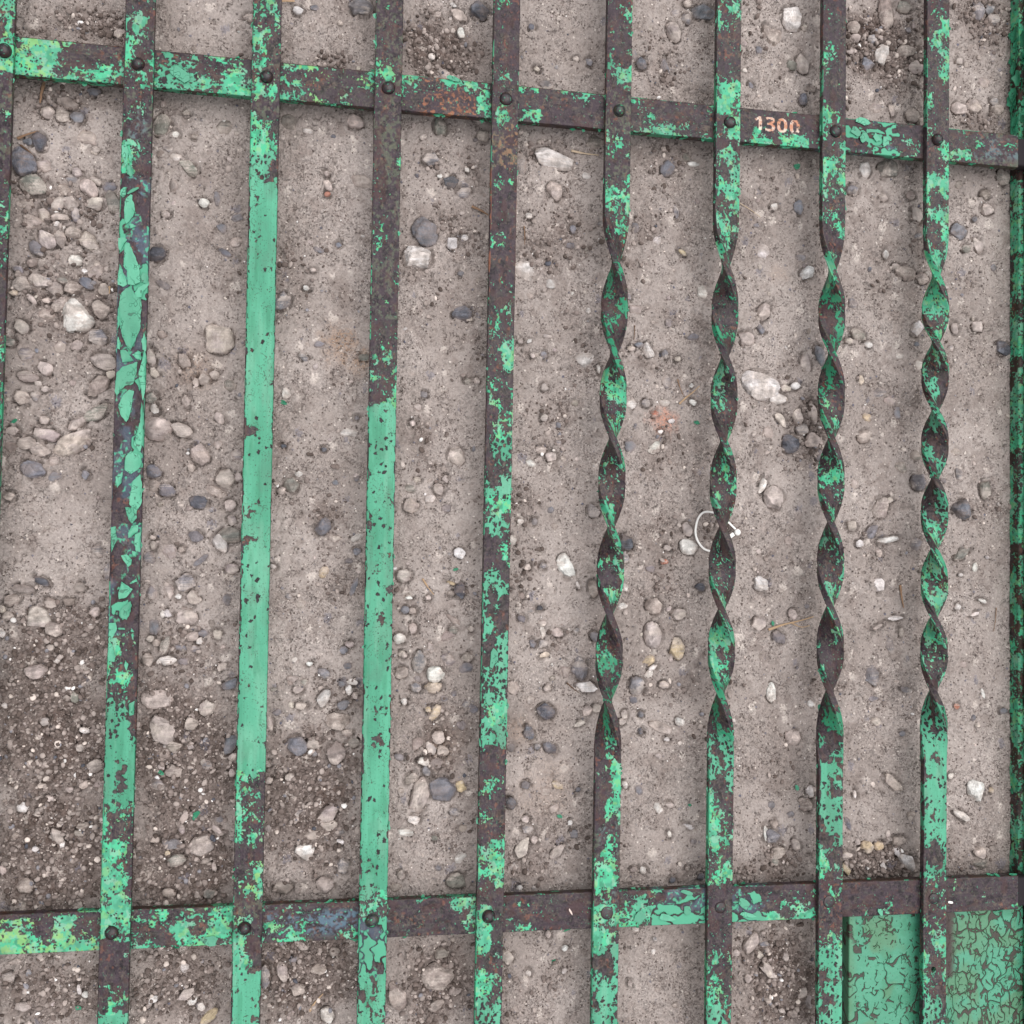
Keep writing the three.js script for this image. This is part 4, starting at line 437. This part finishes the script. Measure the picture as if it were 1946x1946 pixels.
BARS.forEach((B, n) => {
  const bx = (z) => mix(B.x0, B.x1, clamp((z + 0.5) / 0.95, -0.3, 1.3)), yc = BAR_TOP - (B.nodes ? 0.0068 : BAR_T) / 2;
  const stations = [], T = B.nodes ? 0.0068 : BAR_T; let turn = () => 0;
  if (B.nodes) {
    const zn = B.nodes.map((y) => at(B.px, y, yc)[1]), pitch = (zn[zn.length - 1] - zn[0]) / (zn.length - 1), knots = [[zn[0] - 0.64 * pitch, 0], ...zn.map((z, k) => [z, -90 - 180 * k]), [zn[zn.length - 1] + 0.64 * pitch, -180 * zn.length]];
    const raw = (z) => { if (z <= knots[0][0]) return 0; for (let k = 1; k < knots.length; k++) if (z < knots[k][0]) return mix(knots[k - 1][1], knots[k][1], (z - knots[k - 1][0]) / (knots[k][0] - knots[k - 1][0])); return knots[knots.length - 1][1]; };
    turn = (z) => { let s = 0; for (let q = -4; q <= 4; q++) s += raw(z + q * 0.0035); return s / 9 * Math.PI / 180; };
    for (let z = Z0; z < Z1;) { stations.push(z); z += z > knots[0][0] - 0.02 && z < knots[knots.length - 1][0] + 0.02 ? 0.0022 : 0.006; } stations.push(Z1);
  } else { for (let z = Z0; z < Z1; z += 0.005) stations.push(z); stations.push(Z1); }
  let geo = sweep(flatProfile(BAR_W, T, 0.0009), stations, (z, a, b) => { const t = turn(z), c = Math.cos(t), s = Math.sin(t); return [bx(z) + a * c - b * s, yc + a * s + b * c, z]; }, false, 0.00022, n);
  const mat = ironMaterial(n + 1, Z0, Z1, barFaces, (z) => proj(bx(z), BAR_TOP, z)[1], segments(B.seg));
  if (n === 8) { const [hx, hz] = at(1774, 1842, BAR_TOP), drill = new Brush(new THREE.CylinderGeometry(0.0026, 0.0026, 0.03, 20)); drill.position.set(hx, yc, hz); drill.updateMatrixWorld(); const blank = new Brush(geo); blank.updateMatrixWorld(); const ev = new Evaluator(); ev.attributes = ['position', 'uv', 'normal']; ev.useGroups = false; geo = ev.evaluate(blank, drill, SUBTRACTION).geometry; }
  const bar = part(B.nodes ? 'twisted_bar' : 'flat_bar', geo, mat, grille, B.label); barMeshes.push(bar);
  for (const [row, list] of Object.entries(RIVETS)) {
    const p = list[n]; if (!p) continue;
    const flat = row === 'bottom' && n >= 5, [x, z] = at(p[0] * 1946 / 1932, p[1] * 1946 / 1932, BAR_TOP + 0.001), rv = part('rivet', (flat ? flats : domes)[n % (flat ? 2 : 3)], (row === 'top' && n === 5) || (row === 'bottom' && n === 3) ? rivetGreen : rivetMat, bar);
    rv.position.set(x, BAR_TOP, z); rv.rotation.set(0.16 * (noise(n * 3.1, row.length) - 0.5), n * 1.3, 0.16 * (noise(n * 2.3 + 9, row.length) - 0.5)); rv.scale.set(0.95 + 0.14 * noise(n * 1.9, 4), 0.75 + 0.5 * noise(n * 2.7, row.length * 3), 0.95 + 0.14 * noise(n * 1.3, 8));
  }
  // paint film that has lifted off this bar
  const r = rng(60 + n), small = [];
  const put = (px, py, L, w, ang, curl, big, lift = 0.0007) => {
    const [x, z] = at(px, py, BAR_TOP); const g = flakeShape(L, w, curl, 700 + small.length * 13 + n * 311 + Math.floor(px)); g.rotateX((r() - 0.5) * 0.25).rotateZ((r() - 0.5) * 0.25).rotateY(-ang * Math.PI / 180).translate(x, BAR_TOP + lift, z);
    if (big) part('paint_flake', g, flakeMats[Math.floor(r() * 2)], bar); else small.push(g);
  };
  if (n === 1) for (const list of SHARDS) for (const text of list.shapes.split(';')) {
    const q = text.trim().split(/[\s,]+/).map(Number), pts = []; for (let k = 0; k < q.length; k += 2) pts.push(at(list.x + q[k] * list.k, list.y + q[k + 1] * list.k, BAR_TOP + 0.0006));
    part('paint_flake', shard(pts, BAR_TOP + 0.0003, 7 + Math.floor(q[0] + q[1])), flakeMats[q[1] % 3 ? 0 : 1], bar);
  }
  if (n === 4) for (const [px, py, L, w, ang] of [[938, 1250, 22, 8, 95], [928, 1330, 12, 7, 70]]) put(px, py, L / 1000, w / 1000, ang, 0.05, true);
  const c0 = B.nodes ? 26 : n === 2 ? 6 : 16;
  for (let k = 0; k < c0; k++) { // little curls at the edges
    const z = mix(-0.56, 0.47, r()), t = turn(z), side = r() < 0.5 ? -1 : 1, a = side * (BAR_W / 2 - 0.0005), g = flakeShape(0.003 + 0.006 * r() ** 2, 0.0016 + 0.002 * r(), 0.3 + 0.4 * r(), 4000 + n * 97 + k);
    g.rotateY(1.57 + (r() - 0.5)).rotateZ(side * (-0.9 + 0.8 * r())).translate(a, BAR_T / 2 + 0.0002 - 0.003 * r(), 0).rotateZ(t).translate(bx(z), yc, z); small.push(g);
  }
  if (small.length) part('paint_curl', mergeGeometries(small), flakeMats[n % 3], bar, null, 'stuff');
});
// rails
{
  const xf = at(1918, 973, 0)[0], stamp = (() => { const c = document.createElement('canvas'); c.width = 256; c.height = 128; const g = c.getContext('2d'); g.fillStyle = '#000'; g.fillRect(0, 0, 256, 128); g.fillStyle = '#fff'; g.font = 'bold 120px sans-serif'; g.textBaseline = 'alphabetic'; '1300'.split('').forEach((ch, i) => { g.save(); g.translate([6, 62, 124, 190][i], 108 + i * 2); g.scale(0.9, 1); g.fillText(ch, 0, 0); g.restore(); }); const d = g.getImageData(0, 0, 256, 128).data; return (u, v) => (u < 0 || u >= 1 || v < 0 || v >= 1 ? 0 : d[(Math.floor(v * 128) * 256 + Math.floor(u * 256)) * 4] / 255); })();
  const n0 = at(1430, 238, RAIL_TOP)[0], n1 = at(1524, 238, RAIL_TOP)[0], ink1 = base(252, 232, 214), ink2 = base(228, 158, 122);
  const digits = (x, u, face, nF, nT, nL) => { if (face.side !== undefined || face.flip) return null; const a = stamp((x - n0) / (n1 - n0), (u - 0.06) / 0.62) * smooth(0.7, 0.58, nF + 0.2 * (nT - 0.5)); return a > 0.02 ? { k: 0.72 * a, c: mix3(ink1, ink2, smooth(0.35, 0.6, nL + 0.3 * (nT - 0.5))) } : null; };
  const RAILS = [
    { z0: -0.4172, z1: -0.4150, end: 1935, ey: 285, seg: '-999 110 .72 F -.6 y;110 150 .45 F .8 y;150 238 .42 F 1.3;238 300 .4 F 1;300 372 .74 S .8;372 480 .45 F 1.2;480 580 .34 F 1;580 760 .28 F .3 y;760 800 .2 F -1.4;800 905 .14 F -1.2 o;905 960 .25 F .4;960 1022 .28 F;1022 1153 .03 R -1;1153 1242 .5 F .4;1242 1365 .12 F .6;1365 1560 .1 F .8;1560 1702 .66 C;1702 1800 .14 F .9;1800 1862 .36 F;1862 2999 .1 D 0 b', label: 'upper rail stamped 1300' },
    { z0: 0.3345, z1: 0.3382, end: 1935, ey: 1695, seg: '-999 85 .4 F 1.4 y;85 190 .58 F 1.2 y;190 252 .5 F;252 340 .46 F .9;340 445 .6 F .3;445 505 .3 F;505 690 .28 F .4 b;690 735 .15 D 0 b;735 862 .03 R;862 910 .34 F -.4;910 962 .2 F;962 1010 .1 F .8;1010 1125 .02 R;1125 1180 .2 F;1180 1235 .44 F .8;1235 1342 .6 C 1.2;1342 1455 .66 C .6;1455 1552 .22 F 1.6;1552 1752 .02 R;1752 2999 .06 R', label: 'lower rail' },
  ];
  RAILS.forEach((R, k) => {
    const x0 = -0.38, x1 = at(R.end, R.ey, RAIL_TOP)[0], zc = (x) => mix(R.z0, R.z1, (x + 0.28) / 0.96), yc = RAIL_TOP - RAIL_T / 2 - 0.0002, st = []; for (let x = x0; x < x1; x += 0.006) st.push(x); st.push(x1);
    const geo = sweep(flatProfile(RAIL_W, RAIL_T, 0.0008), st, (x, a, b) => [x, yc + b, zc(x) + a], true, 0.00016, 40 + k);
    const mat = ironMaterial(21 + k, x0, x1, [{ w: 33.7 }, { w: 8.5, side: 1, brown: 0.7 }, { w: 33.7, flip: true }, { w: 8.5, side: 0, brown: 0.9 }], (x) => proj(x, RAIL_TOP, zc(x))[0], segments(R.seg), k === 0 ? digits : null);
    const rail = part('rail', geo, mat, grille, R.label), r = rng(300 + k), small = [];
    const flakes = k === 0 ? [[1640, 232, 16, 8, 5], [1625, 250, 13, 10, 40], [1640, 262, 12, 9, 100], [1665, 262, 12, 8, 60], [1682, 270, 14, 8, 110], [340, 140, 22, 14, 30], [860, 150, 16, 6, 8]] : [[1265, 1744, 20, 8, 10], [1215, 1742, 14, 10, 120], [1305, 1730, 12, 9, 70], [1412, 1715, 15, 9, 40], [1420, 1738, 17, 6, 12], [1305, 1696, 17, 5, 15], [1672, 1732, 9, 6, 60], [400, 1786, 14, 9, 20]];
    for (const [px, py, L, w, ang] of flakes) { const [x, z] = at(px, py, RAIL_TOP), g = flakeShape(L / 1000, w / 1000, 0.06, 900 + px); g.rotateX((r() - 0.5) * 0.2).rotateY(-ang * Math.PI / 180).translate(x, RAIL_TOP + 0.0008, z); part('paint_flake', g, flakeMats[Math.floor(r() * 2)], rail); }
    for (let q = 0; q < 34; q++) { const x = mix(-0.27, x1, r()), s = r() < 0.7 ? (k ? -1 : 1) : (k ? 1 : -1), g = flakeShape(0.004 + 0.008 * r() ** 2, 0.002 + 0.002 * r(), 0.2 + 0.3 * r(), 6000 + q + k * 77); g.rotateY((r() - 0.5)).rotateX(s * (0.3 + 1.1 * r())).translate(x, RAIL_TOP - 0.001 - 0.006 * r() ** 2, zc(x) + s * (RAIL_W / 2 + 0.0004)); small.push(g); }
    part('paint_curl', mergeGeometries(small), flakeMats[2], rail, null, 'stuff');
  });
  // the frame bar at the right: a stepped section standing on the ground
  const prof = [[0.004, 0.037], [0.046, 0.037], [0.047, 0.036], [0.047, 0.001], [0.0, 0.001], [0.0, 0.0145], [0.0008, 0.0155], [0.0042, 0.0162], [0.0036, 0.017], [0.003, 0.0355]]; prof.push(prof[0]);
  let u = 0; const closed = prof.map((p, i) => { if (i) u += Math.hypot(p[0] - prof[i - 1][0], p[1] - prof[i - 1][1]); return [p[0], p[1], u]; });
  const st = []; for (let z = Z0; z < Z1; z += 0.006) st.push(z); st.push(Z1);
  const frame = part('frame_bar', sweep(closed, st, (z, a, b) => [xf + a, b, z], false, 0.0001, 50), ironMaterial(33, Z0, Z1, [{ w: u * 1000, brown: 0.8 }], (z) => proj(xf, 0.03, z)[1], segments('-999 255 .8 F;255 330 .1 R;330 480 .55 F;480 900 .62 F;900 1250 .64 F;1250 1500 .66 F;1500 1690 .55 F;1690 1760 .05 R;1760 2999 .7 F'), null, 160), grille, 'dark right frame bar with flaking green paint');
  frame.geometry = toCreasedNormals(frame.geometry, 0.6);
  const r = rng(71), small = [];
  for (let q = 0; q < 70; q++) { const up = q < 46, z = up ? mix(-0.56, -0.42, r()) : mix(-0.42, 0.47, r()), y = 0.004 + 0.03 * r(), L = up ? 0.006 + 0.012 * r() : 0.003 + 0.005 * r(), g = flakeShape(L, L * (0.4 + 0.35 * r()), 0.12 + 0.25 * r(), 8000 + q); g.rotateY(1.57 + (r() - 0.5) * 0.9).rotateZ(1.5 + (r() - 0.5) * 0.8).rotateX((r() - 0.5) * 0.5).translate(xf + (y > 0.016 ? 0.0022 : -0.0012), y, z); if (q < 24) part('paint_flake', g, flakeMats[2], frame); else small.push(g); }
  part('paint_curl', mergeGeometries(small), flakeMats[2], frame, null, 'stuff');
  const weldMat = new THREE.MeshStandardMaterial({ color: new THREE.Color().setRGB(...INK.rustDark), roughness: 0.85 });
  RAILS.forEach((R) => { const xe = at(R.end, R.ey, RAIL_TOP)[0], w = xf + 0.0036 - xe, g = new RoundedBoxGeometry(w + 0.004, 0.012, RAIL_W * 0.86, 3, 0.002), p = g.attributes.position; for (let i = 0; i < p.count; i++) { const x = p.getX(i), y = p.getY(i), z = p.getZ(i); p.setY(i, y + 0.0014 * (noise(x * 400, z * 260) - 0.5)); p.setZ(i, z * (1 + 0.06 * (noise(x * 300, y * 300) - 0.5))); } g.computeVertexNormals(); if (w > 0) part('weld', g, weldMat, grille).position.set(xe + w / 2 + 0.002, GAP + 0.001, mix(R.z0, R.z1, 0.99)); });
  // the lock plate under the lower right corner
  const px0 = at(1614, 1850, GAP)[0], px1 = xf + 0.002, pz0 = at(1700, 1712, GAP)[1], pz1 = Z1 - 0.02, w = px1 - px0, d = pz1 - pz0;
  const N = 768, M = 640, col = new Uint8Array(N * M * 4), bmp = new Uint8Array(N * M * 4), crackC = base(84, 62, 54).map((v) => v * 0.5), olive = base(120, 160, 112);
  for (let j = 0, o = 0; j < M; j++) for (let i = 0; i < N; i++, o += 4) {
    const x = (i + 0.5) / N * w, z = (j + 0.5) / M * d, X = x * 1000, Z = z * 1000, wx = noise(X / 7, Z / 7) - 0.5, wy = noise(X / 7 + 30, Z / 7) - 0.5, nF = fbm(X / 2.4, Z / 2.4, 3), nL = fbm(X / 22 + 4, Z / 22, 2), nT = noise(X / 0.8, Z / 0.8), right = smooth(0.085, 0.115, x);
    const a = worley((X + 9 * wx) / mix(17, 12.5, right), (Z + 8 * wy) / mix(26, 19, right)), gapA = (a.d2 - a.d1) * mix(17, 12.5, right); const b = worley((X + 6 * wx) / mix(8, 5.5, right) + 50, (Z + 6 * wy) / mix(11, 8.5, right) + 20), gapB = (b.d2 - b.d1) * mix(8, 5.5, right);
    const breakA = smooth(0.5, 0.58, fbm(X / 9 + 70, Z / 9, 2) + 0.25 * right), breakB = smooth(0.55, 0.61, fbm(X / 5 + 20, Z / 5 + 60, 2) + 0.06 * right), wide = 0.4 + mix(1.8, 1.9, right) * noise(X / 7, Z / 7 + 11) ** 2, star = smooth(0.66, 0.78, fbm(X / 10 + 31, Z / 10 + 7, 2)) * smooth(0.5, 0.6, nF);
    const crack = Math.max(breakA * smooth(wide * 1.25, wide * 0.7, gapA + 0.4 * (nF - 0.5)), breakB * smooth(wide * 0.8, wide * 0.4, gapB + 0.4 * (nF - 0.5)), star);
    let c = mix3(INK.mint, INK.mintLow, nL).map((v) => v * 0.84); c = mix3(c, INK.deep, 0.5 * smooth(0.5, 0.7, fbm(X / 14 + 9, Z / 14 + 9, 3))); c = mix3(c, olive.map((v) => v * 0.6), 0.5 * smooth(0.58, 0.75, nL + 0.16 * right) + 0.5 * smooth(0.012, 0, x)); c = c.map((v) => v * (0.95 + 0.1 * nT));
    const bare = smooth(0.118, 0.108, x) * smooth(0.096, 0.104, x) * smooth(0.4, 0.5, noise(Z / 18, 3) + 0.3 * (nF - 0.5)); const sp = worley(X / 2.6, Z / 2.6), spk = VAL[sp.id] < 0.08 && sp.d1 < 0.2 ? 0.6 : 0;
    c = mix3(c, crackC, Math.max(crack * 0.95, bare, spk));
    for (let q = 0; q < 3; q++) col[o + q] = clamp(srgb(clamp(c[q])), 0, 255); bmp[o] = bmp[o + 1] = bmp[o + 2] = clamp(255 * (0.7 - 0.5 * Math.max(crack, bare) + 0.15 * (nF - 0.5) + 0.2 * smooth(3, 1, gapA) * breakA * (1 - crack)), 0, 255); col[o + 3] = bmp[o + 3] = 255;
  }
  const map = tex(col, N, M, true), bump = tex(bmp, N, M); for (const t of [map, bump]) t.wrapS = t.wrapT = THREE.ClampToEdgeWrapping;
  const g = new RoundedBoxGeometry(w, 0.017, d, 3, 0.0015), p = g.attributes.position, uv = g.attributes.uv; for (let i = 0; i < p.count; i++) uv.setXY(i, clamp((p.getX(i) + 0.7 * (0.0085 - p.getY(i))) / w + 0.5, 0.01, 0.99), clamp((p.getZ(i) + 0.7 * (0.0085 - p.getY(i))) / d + 0.5, 0.01, 0.99));
  const plate = part('lock_plate', g, new THREE.MeshStandardMaterial({ map, bumpMap: bump, bumpScale: 0.0016, roughness: 0.5 }), grille, 'green plate with a net of brown cracks'); plate.position.set((px0 + px1) / 2, GAP - 0.001 - 0.0085, (pz0 + pz1) / 2);
}

// ---------------------------------------------------------------- small things lying about
{
  const ground = (px, py) => { const [x, z] = at(px, py, 0.002); return [x, groundHeight(x, z), z]; };
  // white cable tie on the ground under the second twisted bar
  const tie = new THREE.Group(), white = new THREE.MeshStandardMaterial({ color: 0xe9e6e2, roughness: 0.4 });
  top(tie, 'cable_tie', 'white plastic cable tie loop on the ground under the second twisted bar', 'cable tie');
  const tieY = ground(1352, 1010)[1], P = [[1399, 1008], [1392, 1001], [1384, 993], [1374, 984], [1362, 976], [1350, 973.2], [1342.8, 972.5], [1334.8, 974.6], [1326.8, 984], [1322.5, 997], [1321, 1011.6], [1323.9, 1024.6], [1330.4, 1036], [1339, 1044], [1350.7, 1047], [1363, 1043], [1374, 1033], [1384, 1022], [1396, 1013]].map(([a, b]) => { const [x, y, z] = ground(a, b); return new THREE.Vector3(x, Math.max(y, tieY) + 0.003, z); });
  const curve = new THREE.CatmullRomCurve3(P), strap = (t0, t1, wd, ht, n) => { const V = [], I = []; for (let k = 0; k <= n; k++) { const t = mix(t0, t1, k / n), p = curve.getPoint(t), q = curve.getTangent(t), sx = -q.z, sz = q.x; for (const [a, b] of [[-1, 0], [-0.8, 1], [0.8, 1], [1, 0], [0.8, -1], [-0.8, -1]]) V.push(p.x + sx * a * wd / 2, p.y + b * ht / 2, p.z + sz * a * wd / 2); } for (let k = 0; k < n; k++) for (let m = 0; m < 6; m++) { const a = k * 6 + m, b = k * 6 + (m + 1) % 6; I.push(a, b, a + 6, b, b + 6, a + 6); } const g = new THREE.BufferGeometry(); g.setAttribute('position', new THREE.Float32BufferAttribute(V, 3)); g.setIndex(I); const f = g.toNonIndexed(); f.computeVertexNormals(); return f; };
  part('strap', strap(0.02, 0.84, 0.0021, 0.0016, 90), white, tie); part('strap_end', strap(0.84, 0.99, 0.0042, 0.0014, 16), white, tie);
  const hd = ground(1400, 1011.6); const head = new THREE.SphereGeometry(0.0033, 18, 12); head.scale(1, 0.62, 1); part('head', head, white, tie).position.set(hd[0], Math.max(hd[1], tieY) + 0.0034, hd[2]);
  // bit of white paper on the lower rail
  const [wx, wz] = at(1805, 1714, RAIL_TOP), scrap = new THREE.Mesh(flakeShape(0.0072, 0.0026, 0.12, 55), white); scrap.position.set(wx, RAIL_TOP + 0.0005, wz); scrap.rotation.y = -0.12; scrap.castShadow = true; top(scrap, 'white_scrap', 'tiny white scrap on the lower rail beside the rightmost twisted bar', 'scrap');
  const [sx, sz] = at(1084, 1732, RAIL_TOP), pod = new THREE.Mesh(flakeShape(0.0075, 0.0022, 0.2, 57), new THREE.MeshStandardMaterial({ color: new THREE.Color().setRGB(...base(226, 206, 196)), roughness: 0.8 })); pod.position.set(sx, RAIL_TOP + 0.0005, sz); pod.rotation.y = -1.1; pod.castShadow = true; top(pod, 'pale_scrap', 'pale sliver stuck on the lower rail left of the first twisted bar', 'scrap');
  // straws and twigs
  const strawMats = [base(190, 160, 128), base(150, 118, 92), base(206, 184, 158), base(112, 86, 66)].map((c) => new THREE.MeshStandardMaterial({ color: new THREE.Color().setRGB(...c), roughness: 0.85 }));
  const straw = (pts, rad, mi, label, fork) => {
    const V = pts.map(([a, b], i) => { const [x, y, z] = ground(a, b); return new THREE.Vector3(x, y + rad + 0.0006 + 0.0006 * Math.sin(i * 2.1), z); }), c = new THREE.CatmullRomCurve3(V), shape = (cv, r0) => { const g = new THREE.TubeGeometry(cv, 18, r0, 6), p = g.attributes.position; for (let i = 0; i < p.count; i++) { const k = Math.floor(i / 7) / 18, q = cv.getPoint(Math.min(1, k)), f = (1 - 0.6 * k) * (0.8 + 0.4 * noise(k * 9, r0 * 1e5)); p.setXYZ(i, q.x + (p.getX(i) - q.x) * f, q.y + (p.getY(i) - q.y) * f * 0.7, q.z + (p.getZ(i) - q.z) * f); } g.computeVertexNormals(); return g; };
    let g = shape(c, rad); if (fork) { const W2 = fork.map(([a, b]) => { const [x, y, z] = ground(a, b); return new THREE.Vector3(x, y + rad + 0.001, z); }); g = mergeGeometries([g, shape(new THREE.CatmullRomCurve3(W2), rad * 0.6)]); }
    const m = new THREE.Mesh(g, strawMats[mi]); m.castShadow = m.receiveShadow = true; top(m, fork ? 'twig' : 'straw', label, fork ? 'twig' : 'straw', 'dry straws and twigs on the ground');
  };
  straw([[1462, 1197], [1490, 1187], [1520, 1180], [1548, 1172]], 0.0013, 0, 'forked dry twig at mid height between the second and third twisted bars', [[1505, 1184], [1525, 1192], [1540, 1189]]);
  straw([[1292, 767], [1305, 755], [1318, 745], [1330, 733]], 0.0011, 0, 'pale straw right of the first twisted bar at its second half turn');
  straw([[1289, 720], [1294, 735], [1301, 752]], 0.0006, 1, 'thin dark straw right of the first twisted bar at its second half turn');
  straw([[82, 155], [80, 175], [76, 196]], 0.0017, 1, 'brown straw hanging below the top rail by the left edge');
  straw([[34, 265], [52, 257], [72, 248]], 0.0013, 1, 'brown straw near the left edge below the top rail');
  straw([[40, 277], [55, 288], [66, 298]], 0.001, 3, 'dark twig piece near the left edge below the top rail');
  straw([[1086, 286], [1110, 290], [1138, 294]], 0.0012, 2, 'pale straw just below the top rail left of the first twisted bar');
  straw([[996, 430], [997, 450], [998, 470]], 0.0006, 1, 'thin straw upright beside the last flat bar in the upper half');
  straw([[1406, 384], [1426, 398], [1447, 412]], 0.0005, 2, 'hair-thin pale straw between the second and third twisted bars');
  straw([[1713, 1112], [1714, 1135], [1718, 1155]], 0.0014, 1, 'brown straw at mid height between the third and fourth twisted bars');
  straw([[803, 1100], [813, 1115], [824, 1130]], 0.0011, 0, 'pale straw at mid height between the third and fourth flat bars');
  straw([[897, 392], [912, 400], [928, 408]], 0.0014, 1, 'brown straw in the upper half left of the last flat bar');
  straw([[209, 545], [208, 555], [206, 566]], 0.0009, 0, 'short pale straw left of the second flat bar in the upper half');
  straw([[1208, 617], [1206, 640], [1208, 655]], 0.0005, 3, 'dark thread beside the first twisted bar at its first half turn');
  straw([[588, 1925], [600, 1905], [614, 1890]], 0.0012, 0, 'pale straw below the bottom rail between the third and fourth flat bars');
  straw([[482, 2], [530, 4], [560, 3]], 0.002, 0, 'thick pale straw at the top edge right of the third flat bar');
  straw([[1078, 1298], [1090, 1309], [1103, 1318]], 0.0007, 3, 'dark stalk left of the first twisted bar in the lower half');
  straw([[1895, 1155], [1893, 1180], [1890, 1200]], 0.0005, 1, 'thin straw beside the right frame bar at mid height');
  // chips of green paint on the ground
  const chip = (px, py, L, w, ang, label, mi = 2) => { const [x, y, z] = ground(px, py), m = new THREE.Mesh(flakeShape(L / 1000, w / 1000, 0.18, 1500 + Math.floor(px)), flakeMats[mi]); m.position.set(x, y + 0.0016, z); m.rotation.set(0.15, -ang * Math.PI / 180, 0.1); m.castShadow = true; top(m, 'paint_chip', label, 'paint chip', 'chips of green paint on the ground'); };
  chip(1514, 316, 8, 6, -30, 'green paint chip below the top rail between second and third twisted bars');
  chip(536, 763, 10, 4, 25, 'long green paint chip beside the third flat bar in the upper half');
  chip(1325, 802, 7, 4, 15, 'green paint chip left of the second twisted bar in the upper half');
  chip(865, 1082, 6, 3.5, -10, 'small green paint chip at mid height between third and fourth flat bars');
  chip(1063, 1550, 6, 5, 40, 'small green paint chip in lower half left of the first twisted bar');
  chip(1053, 1827, 6, 5, -30, 'green paint chip below the bottom rail left of the first twisted bar');
  chip(1310, 1529, 5, 3.5, 0, 'tiny green paint chip in lower half left of second twisted bar');
  chip(372, 1550, 11, 6, -60, 'large green paint chip in the lower half between second and third flat bars');
  chip(306, 1470, 8, 3.5, 40, 'narrow green paint chip right of the second flat bar in lower half');
  chip(150, 1912, 6, 5, 0, 'green paint chip below the bottom rail left of the second flat bar');
  chip(1516, 1498, 7, 4, 70, 'green paint chip in lower half left of the third twisted bar', 1);
  chip(1471, 1185, 6, 3, 80, 'tiny green paint chip by the forked dry twig');
  chip(27, 800, 9, 4, -40, 'green paint chip beside the left cut-off bar', 2);
  chip(100, 150, 14, 6, 10, 'green paint chip hanging at the top rail near the left edge', 2);
}

renderer.render(scene, camera);
